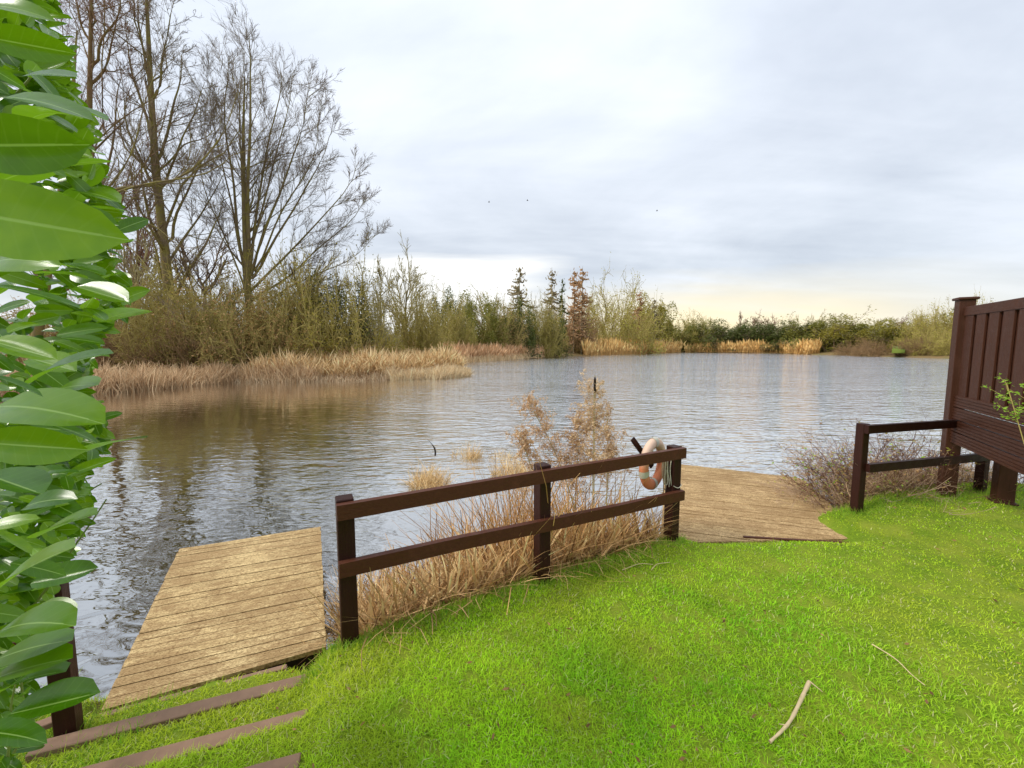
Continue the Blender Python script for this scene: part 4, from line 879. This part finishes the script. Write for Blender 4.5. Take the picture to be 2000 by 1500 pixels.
cb = t.mix(t.m('MAXIMUM', t.m('MULTIPLY', rib, .8), veinf), cb, (.34, .50, .12))
bh = t.m('ADD', t.m('MULTIPLY', veinf, -.6), t.m('MULTIPLY', rib, -1.0)); bn = bump(t, bh, .12, .003)
pb = pbsdf(t, cb, .22, .40, bn); tb = t.n('ShaderNodeBsdfTranslucent', {0: t.mix(.5, cb, (.28, .56, .002))}).outputs[0]
finish(t, t.n('ShaderNodeMixShader', {0: .38, 1: pb, 2: tb}).outputs[0]); M_laurel = m
LPRO = [leafproto(k) for k in range(5)]
for me in LPRO: me.materials.append(M_laurel)
HB = np.array((-1.35, .7, 0.0)); lh = thing('laurel_hedge', 'glossy green laurel hedge filling the left edge close to the camera', 'hedge', HB)
camp = np.array([0, 0, CAMZ])
BEND = (.10, .22, -.02, .30, .14)
def frame_leaf(b, tp, face, width, k=-1):
    """matrix for a leaf from b to tp whose top side looks towards 'face'"""
    xv = tp-b; L = np.linalg.norm(xv); xa = xv/L; fz = face-np.dot(face, xa)*xa; fz = fz/np.linalg.norm(fz); ya = np.cross(fz, xa)
    if k >= 0:                                   # tilt so that the bent leaf still ends at tp
        ph = math.atan(BEND[k]); d0 = xa.copy(); xa = math.cos(ph)*d0+math.sin(ph)*fz; fz = -math.sin(ph)*d0+math.cos(ph)*fz; L = L*math.cos(ph)
    M4 = Matrix.Identity(4)
    wy = width/.40
    for r_ in range(3): M4[r_][0] = xa[r_]*L; M4[r_][1] = ya[r_]*wy; M4[r_][2] = fz[r_]*L; M4[r_][3] = b[r_]
    return M4
def addleaf(M4, k):
    o = bpy.data.objects.new('leaf', LPRO[k]); COL.objects.link(o); o.parent = lh; o.matrix_parent_inverse = Matrix.Translation(-Vector(HB)); o.matrix_basis = M4; return o
lh.location = HB
hero = [(-75, 285, 176, 282, 150, .34, .02), (-90, 410, 252, 468, 105, .40, .0), (-40, 70, 150, 105, 115, .46, .1), (-30, 15, 108, 42, 70, .5, .4), (40, 150, 152, 150, 95, .55, .4), (-40, 120, 52, 175, 90, .33, .3),
 (10, 190, 182, 235, 70, .6, .4), (120, 200, 210, 236, 24, .7, .8), (50, 240, 160, 232, 60, .7, .5), (-20, 365, 95, 330, 60, .5, .8), (150, 372, 236, 396, 38, .95, .4), (226, 452, 290, 428, 38, 1.15, .25), (100, 420, 232, 440, 75, .7, .3),
 (-10, 515, 120, 520, 70, .6, .2), (-20, 555, 158, 602, 55, .5, .9), (100, 516, 205, 538, 50, .75, .8), (70, 535, 172, 545, 44, .7, .7), (150, 560, 252, 590, 55, .85, .4), (236, 590, 294, 566, 30, 1.1, .25), (195, 628, 290, 606, 28, 1.05, 1.0),
 (110, 655, 212, 640, 36, .85, .5), (60, 748, 222, 690, 70, .72, .5), (-20, 665, 112, 702, 55, .5, .4), (15, 650, 76, 632, 34, .7, 1.0), (105, 765, 192, 752, 42, .85, .3), (-10, 735, 84, 775, 34, .55, 1.0), (-10, 795, 205, 828, 44, .6, .3),
 (-30, 865, 172, 878, 90, .45, .0), (186, 822, 240, 806, 26, 1.05, .35), (140, 892, 285, 855, 48, .8, .9), (130, 930, 228, 895, 50, .85, .8), (40, 942, 155, 922, 42, .65, .95), (-30, 925, 84, 965, 64, .45, .95), (50, 990, 152, 975, 38, .75, .4),
 (-20, 1028, 78, 1012, 46, .55, .4), (70, 1050, 190, 1005, 50, .8, .7), (-30, 1180, 147, 1068, 95, .45, .5), (60, 1140, 192, 1108, 34, .8, .4), (-10, 1240, 148, 1222, 34, .6, .6), (-10, 1290, 142, 1250, 36, .62, .5), (-20, 1330, 142, 1285, 34, .6, .7),
 (-10, 1360, 128, 1312, 48, .62, .9), (20, 1395, 196, 1352, 24, .62, .5), (-60, 1432, 92, 1452, 110, .5, .95), (90, 330, 220, 315, 34, .95, 1.0), (120, 660, 205, 672, 30, 1.0, .6), (20, 470, 130, 455, 60, .6, .2), (160, 490, 262, 470, 30, 1.0, 1.0),
 (20, 1100, 130, 1125, 60, .6, .3), (-10, 610, 60, 590, 45, .5, .4), (-20, 500, 60, 480, 60, .45, .3), (100, 830, 190, 865, 44, .85, .9), (60, 700, 150, 725, 42, .8, .3), (150, 640, 236, 650, 28, 1.1, .4), (30, 300, 130, 345, 70, .6, .4), (80, 1180, 150, 1195, 34, .85, .5)]
tipd = lambda u: 0
for k, (u0, v0, u1, v1, wp, D, up_) in enumerate(hero):
    b = atd(u0, v0, D*rng.uniform(.97, 1.05)); tp = atd(u1, v1, D*rng.uniform(.95, 1.08)); mid_ = (b+tp)/2; toc = unit((camp-mid_)[None])[0]
    fc = unit((toc*(1-up_*.75)+np.array([.15, .1, 1.0])*up_*1.3)[None])[0]
    cosv = max(.35, abs(np.dot(fc-np.dot(fc, unit((tp-b)[None])[0])*unit((tp-b)[None])[0], toc))); wreal = wp/F*D/1.0*(1/cosv if cosv < .95 else 1)
    addleaf(frame_leaf(b, tp, fc, min(wreal, np.linalg.norm(tp-b)*.40), k % 5), k % 5)
SV = [(-100, 90), (0, 95), (60, 118), (150, 130), (200, 150), (260, 180), (350, 195), (400, 222), (440, 235), (500, 215), (560, 240), (610, 235), (650, 185), (700, 175), (750, 150), (800, 185), (860, 205), (900, 185), (960, 155), (1010, 160), (1060, 135), (1120, 130), (1180, 100), (1300, 80), (1360, 70), (1400, 55), (1450, 50), (1520, 30), (1700, 0)]
def sil(v): return np.interp(v, [a for a, _ in SV], [b for _, b in SV])+(26 if v < 1080 else 6)
def rleaf(deep):
    v = rng.uniform(-80, 1540); e = sil(v); q_ = rng.random()
    u = e-abs(rng.normal(0, 1))*(62 if not deep else 95)-(10 if not deep else 16); D = .62+.55*math.exp(-(e-u)/110)+rng.uniform(0, .3)+(.3 if deep else 0)
    L = rng.uniform(.06, .105); b = atd(u, v, D)
    a = rng.uniform(-.9, .9); d = unit(np.array([[math.cos(a), rng.uniform(-.7, .3), math.sin(a)*.7-.05]]))[0]; b = b-d*L*.75
    tp = b+d*L; toc = unit((camp-b)[None])[0]; up_ = rng.random()**.6; fc = unit((toc*(1.1-up_)+np.array([0, 0, 1.0])*up_+rng.normal(0, .25, 3))[None])[0]
    return frame_leaf(b, tp, fc, L*rng.uniform(.34, .46))
for k in range(235): addleaf(rleaf(False), int(rng.integers(0, 5)))
# the deeper leaves that cannot be told apart: one mesh
Vs, Fs, n = [], [], 0; base = [np.array([v_.co for v_ in me.vertices]) for me in LPRO]; fq = np.array([list(p.vertices) for p in LPRO[0].polygons])
pv = []
for k in range(2900):
    if k < 1700: M4 = rleaf(True)
    else:
        zc = rng.uniform(-.2, 3.4); y_ = rng.uniform(-.9, 1.35); x_ = -.75-.62*max(y_, 0)-abs(rng.normal(0, .55))-.12
        b = np.array((x_, y_, zc)); d = unit(rng.normal(0, 1, (1, 3))*np.array([1, 1, .5])+np.array([[.6, 0, 0]]))[0]; M4 = frame_leaf(b, b+d*.1, np.array([.5, -.2, .9]), .04)
    A4 = np.array(M4); bv = base[k % 5]; Vs.append(bv@A4[:3, :3].T+A4[:3, 3]-HB); Fs.append(fq+n); n += len(bv)
uvs = np.array([d_.uv[:] for d_ in LPRO[0].uv_layers[0].data])
o = raw('inner_foliage', np.concatenate(Vs), [np.concatenate(Fs)], M_laurel, lh, smooth=True); o['kind'] = 'stuff'
ul = o.data.uv_layers.new(name='uv'); ul.data.foreach_set('uv', np.tile(uvs, (2900, 1)).ravel().astype(np.float32))
# stems
n = 34; zc = rng.uniform(-.1, 3.0, n); yy = rng.uniform(.45, 1.35, n); st_ = np.stack([-.95-.55*yy, yy, zc-.3], 1)
P = integ(st_, np.stack([rng.uniform(.2, 1, n), rng.uniform(-.7, .2, n), rng.uniform(.2, 1, n)], 1), rng.uniform(.25, .5, n), 7, .08, .05); V, q = tubes(P-HB, .0045*np.linspace(1, .5, 7)[None]*np.ones((n, 1)), 6)
tag(raw('stems', V, [q], simple('green_laurel_stem', (.22, .27, .07), .5, 8, .3), lh, smooth=True), kind='stuff')
P = integ(np.array([[-1.75, .45, -.1], [-2.3, 1.0, -.1], [-1.5, -.3, -.1]]), np.array([[-.05, 0, 1.]]*3), np.array([3.2, 3.0, 3.2]), 9, .05, .05); V, q = tubes(P-HB, .022*np.linspace(1, .5, 9)[None]*np.ones((3, 1)), 8); tag(raw('trunk', V, [q], M_bark_grey, lh, smooth=True), kind='stuff')

# ------------------------------------------------------------ lawn
def lawn_pts(n, r0, r1, a0=-62, a1=62):
    r = np.exp(rng.uniform(math.log(r0), math.log(r1), n)); a = np.radians(rng.uniform(a0, a1, n)); x = r*np.sin(a); y = r*np.cos(a)
    s = sdist(np.stack([x, y], 1)); k = (s > .10+.06*wob(x, y, 5)); x, y, r = x[k], y[k], r[k]
    def inpoly(poly, grow):
        c = np.mean(poly, 0); pp = np.array([c+(p-c)*grow for p in poly]); ins = np.zeros(len(x), bool)
        for a_, b_ in zip(pp, np.roll(pp, -1, 0)):
            cc = (a_[1] > y) != (b_[1] > y); ins ^= cc & (x < (b_[0]-a_[0])*(y-a_[1])/(b_[1]-a_[1]+1e-12)+a_[0])
        return ins
    k = ~(inpoly(polyL, 1.0)) & ~(inpoly([polyR[0]+np.array([.25, .05]), at(1440, 1040, ZR)[:2], at(1452, 1052, ZR)[:2], polyR[1], polyR[2], polyR[4]], 1.0) & (height(x, y) < ZR+.02))
    return x[k], y[k], r[k]
BR = [(at(598, 1325, -.155), at(60, 1462, -.155)), (at(600, 1396, -.075), at(130, 1520, -.075)), (at(585, 1485, -.015), at(440, 1525, -.015)), (at(560, 1300, -.235), at(190, 1398, -.235)), (at(1452, 1047, -.085), at(1690, 1061, -.085))]
def offboards(x, y, g_):
    k = np.ones(len(x), bool); p = np.stack([x, y], 1)
    for a, b in BR:
        a, b = a[:2], b[:2]; ab = b-a; t_ = np.clip(((p-a)@ab)/(ab@ab), 0, 1); k &= np.linalg.norm(p-(a+t_[:, None]*ab), axis=1) > g_
    return k
x, y, r = lawn_pts(320000, 1.15, 9.0); k = offboards(x, y, .022); k &= ~((wob(x+1.3, y, 6.2)*wob(x, y+2, 13) > .42) & (rng.random(len(x)) < .75)); x, y, r = x[k], y[k], r[k]
N = len(x); z = height(x, y)-.004
clumpn = wob(x, y, 3.1)*.5+wob(x+3, y-1, 7.3)*.3+wob(x, y, 15)*.2
h_ = (.016+.022*rng.random(N)+.026*np.clip(clumpn, 0, 1))*(1+.5*(rng.random(N) < .05)); h_ = h_*np.clip(1.2-.13*r, .6, 1); wd = .0009+.00055*r*rng.uniform(.5, 1.1, N)
a = rng.uniform(0, 6.28, N); bend = rng.uniform(.3, 1.5, N)
d1 = unit(np.stack([np.cos(a)*bend*.6, np.sin(a)*bend*.6, np.ones(N)], 1)); d2 = unit(np.stack([np.cos(a)*bend*1.6, np.sin(a)*bend*1.6, np.full(N, .55)], 1))
P0_ = np.stack([x, y, z], 1); P1_ = P0_+d1*(h_*.55)[:, None]; P2_ = P1_+d2*(h_*.65)[:, None]
sdv = unit(np.stack([-np.sin(a)+rng.normal(0, .5, N), np.cos(a)+rng.normal(0, .5, N), np.zeros(N)], 1))
V, q = ribbons(np.stack([P0_, P1_, P2_], 1), np.stack([wd, wd*.85, wd*.12], 1), sdv)
g0 = np.array((.26, .64, .008)); g1_ = np.array((.50, .88, .012)); g2_ = np.array((.80, .90, .14)); gd = np.array((.78, .72, .36)); gy = np.array((.64, .74, .05))
u_ = rng.random((N, 1)); mixn = np.clip(.5+clumpn*1.2+rng.normal(0, .25, N), 0, 1)[:, None]
c = (g1_*(1-mixn)+g0*mixn)*(1-.25*u_)+g2_*.25*u_
patchy = np.clip(wob(x+2, y+.5, 2.3)*.5+wob(x, y, 5.1)*.5, 0, 1); yel = np.clip(.45*patchy+sstep(-.3, -1.0, x)*sstep(1.2, 2.2, y)+.42*sstep(1.6, 3.6, x)+.3*np.clip(-wob(x, y, 1.1), 0, 1), 0, .9)[:, None]
c = c*rng.uniform(.6, 1.3, (N, 1)); moss = np.clip(wob(x-1, y+4, 1.7)*wob(x, y, 3.7)*2.2, 0, .7)[:, None]; c = c*(1-moss)+np.array((.40, .52, .03))*moss; c = c*(1-yel)+(gy*(.7+.5*u_))*yel; dead = rng.random(N) < .035+.05*yel[:, 0]; c[dead] = gd*rng.uniform(.7, 1.2, (dead.sum(), 1))
bare_ = (wob(x+1.3, y, 6.2)*wob(x, y+2, 11) > .62) & (rng.random(N) < .6); pass
o = raw('grass', V, [q], M_grass, tint=np.repeat(c, 6, 0)); tag(o, 'short bright green lawn grass running down to the fence', 'grass', kind='stuff')
# moss and clover leaves low in the sward
x, y, r = lawn_pts(30000, 1.15, 7.0); k = offboards(x, y, .025); x, y, r = x[k], y[k], r[k]; N = len(x)
kk = wob(x+.4, y+.7, 4.3) > -.1; x, y, r = x[kk], y[kk], r[kk]; N = len(x)
V, q = leafquads(np.stack([x, y, height(x, y)+rng.uniform(.004, .02, N)], 1), .0065, .35); u_ = rng.random((N, 1)); c = np.array((.30, .46, .06))*(1-u_)+np.array((.50, .56, .18))*u_
tag(raw('clover', V, [q], M_grass, tint=np.repeat(c, 4, 0)), 'pale moss and clover leaves scattered through the lawn', 'clover', kind='stuff')
# tufts and dead leaves
x, y, r = lawn_pts(520, 1.3, 6.0); N = len(x); V, q = leafquads(np.stack([x, y, height(x, y)+.022], 1), .014, .2); u_ = rng.random((N, 1)); c = np.array((.09, .045, .018))*(1-u_)+np.array((.42, .24, .10))*u_
tag(raw('leaf_litter', V, [q], M_tint, tint=np.repeat(c, 4, 0)), 'small brown dead leaves littering the lawn', 'leaf litter', kind='stuff')
# longer grass and weeds along the bank edge, by the jetties and boards
n = 5200; s_ = rng.uniform(-.3, 3.9, n); o_ = rng.normal(-.02, .06, n); x, y = fence_xy(s_, o_); kk = (s_ < 2.95) | (s_ > 4.5); x, y = x[kk], y[kk]
x2 = rng.uniform(3.45, 6.6, 2600); y2 = 4.30+(x2-3.7)*.16+rng.normal(0, .10, 2600); x3 = rng.uniform(-3.6, -1.9, 2600); y3 = 2.05+.22*(x3+2.3)*-1+rng.normal(0, .16, 2600)
inL = np.zeros(len(x3), bool)
for a_, b_ in zip(polyL, polyL[1:]+polyL[:1]):
    cc = (a_[1] > y3) != (b_[1] > y3); inL ^= cc & (x3 < (b_[0]-a_[0])*(y3-a_[1])/(b_[1]-a_[1]+1e-12)+a_[0])
x3, y3 = x3[~inL], y3[~inL]
px_, py_ = [], []
for P_ in FP+[A, VP, SP, L0, B]:
    px_.append(P_[0]+rng.normal(0, .055, 110)); py_.append(P_[1]-.03+rng.normal(0, .055, 110))
x = np.concatenate([x, x2, x3]+px_); y = np.concatenate([y, y2, y3]+py_); N = len(x); z = np.maximum(height(x, y), WZ)
V, q, c = blades(x, y, z, rng.uniform(.03, .085, N), .35, rng.uniform(.0012, .003, N), (.16, .40, .02), (.50, .62, .08), 4, None, 1.0)
tag(raw('bank_grass', V, [q], M_grass, tint=c), 'longer grass along the bank edge by fence posts and jetties', 'grass', kind='stuff')

# ------------------------------------------------------------ stick and twigs on the lawn
M_stick = simple('pale_peeled_stick', (.62, .47, .27), .75, 30, .35)
def lying(name, label, pts, r, cat, side=None, lift=.02):
    W = [at(u, v, 0) for u, v in pts]; W = np.array([(p[0], p[1], hz(p[0], p[1])+lift) for p in W]); o = W[0].copy(); T0 = thing(name, label, cat, o)
    P = smoothpath(W, 12); V, q = tubes(P[None]-o, (r*np.linspace(1, .6, 12)*(1+.12*np.sin(np.arange(12)*2.4)))[None], 8); raw('stem', V, [q], M_stick, T0, smooth=True)
    if side:
        P = np.array([smoothpath([W_ for W_ in [np.array((*at(u, v, 0)[:2], lift+.01)) for u, v in s_]], 5) for s_ in side]); V, q = tubes(P-o, r*.3*np.linspace(1, .4, 5)[None]*np.ones((len(side), 1)), 5); raw('side_shoot', V, [q], M_stick, T0)
lying('fallen_stick', 'pale bare stick lying on the lawn at lower right', [(1580, 1338), (1562, 1380), (1540, 1425), (1520, 1442), (1503, 1456)], .0105, 'stick', [[(1582, 1342), (1606, 1362)], [(1535, 1428), (1520, 1425)]])
lying('fallen_twig', 'long thin twig arcing over the lawn right of the stick', [(1702, 1268), (1750, 1295), (1780, 1325), (1806, 1345)], .0035, 'twig')
lying('fallen_twig', 'thin pale twig on the lawn below the right end of the central fence', [(1215, 1118), (1250, 1106), (1275, 1108)], .003, 'twig')
lying('fallen_twig', 'forked thin twig just right of the pale one near the fence', [(1272, 1118), (1282, 1106), (1308, 1103)], .003, 'twig')
# ------------------------------------------------------------ birds
def bird(label, u, v):
    c = atd(u, v, 60); bm = bmesh.new(); T0 = thing('bird', label, 'bird', c, rng.uniform(-.5, .5), 'birds in the sky'); T0.scale = (.6, .6, .6)
    M_b = M_beam; P = np.array([[(-.22, 0, 0), (-.12, 0, .02), (0, 0, .03), (.14, 0, .02), (.2, 0, .03), (.27, 0, .02)]]); V, q = tubes(P, np.array([[.01, .05, .07, .045, .04, .005]]), 6); raw('body', V, [q], M_b, T0)
    for s in (-1, 1):
        V = np.array([(.10, s*.04, .05), (-.08, s*.04, .05), (-.06, s*.28, .18), (.10, s*.28, .18), (.0, s*.6, .10), (.10, s*.04, .035), (-.08, s*.04, .035), (-.06, s*.28, .165), (.10, s*.28, .165), (.0, s*.6, .095)])
        raw('wing', V, [np.array([[0, 1, 2, 3], [5, 6, 7, 8]]), np.array([[3, 2, 4], [8, 7, 9]])], M_b, T0)
bird('tiny dark bird, leftmost of three in the grey sky', 955, 395); bird('tiny dark bird, middle and highest of three in the sky', 1030, 392); bird('tiny dark bird, rightmost of three in the grey sky', 1283, 412)
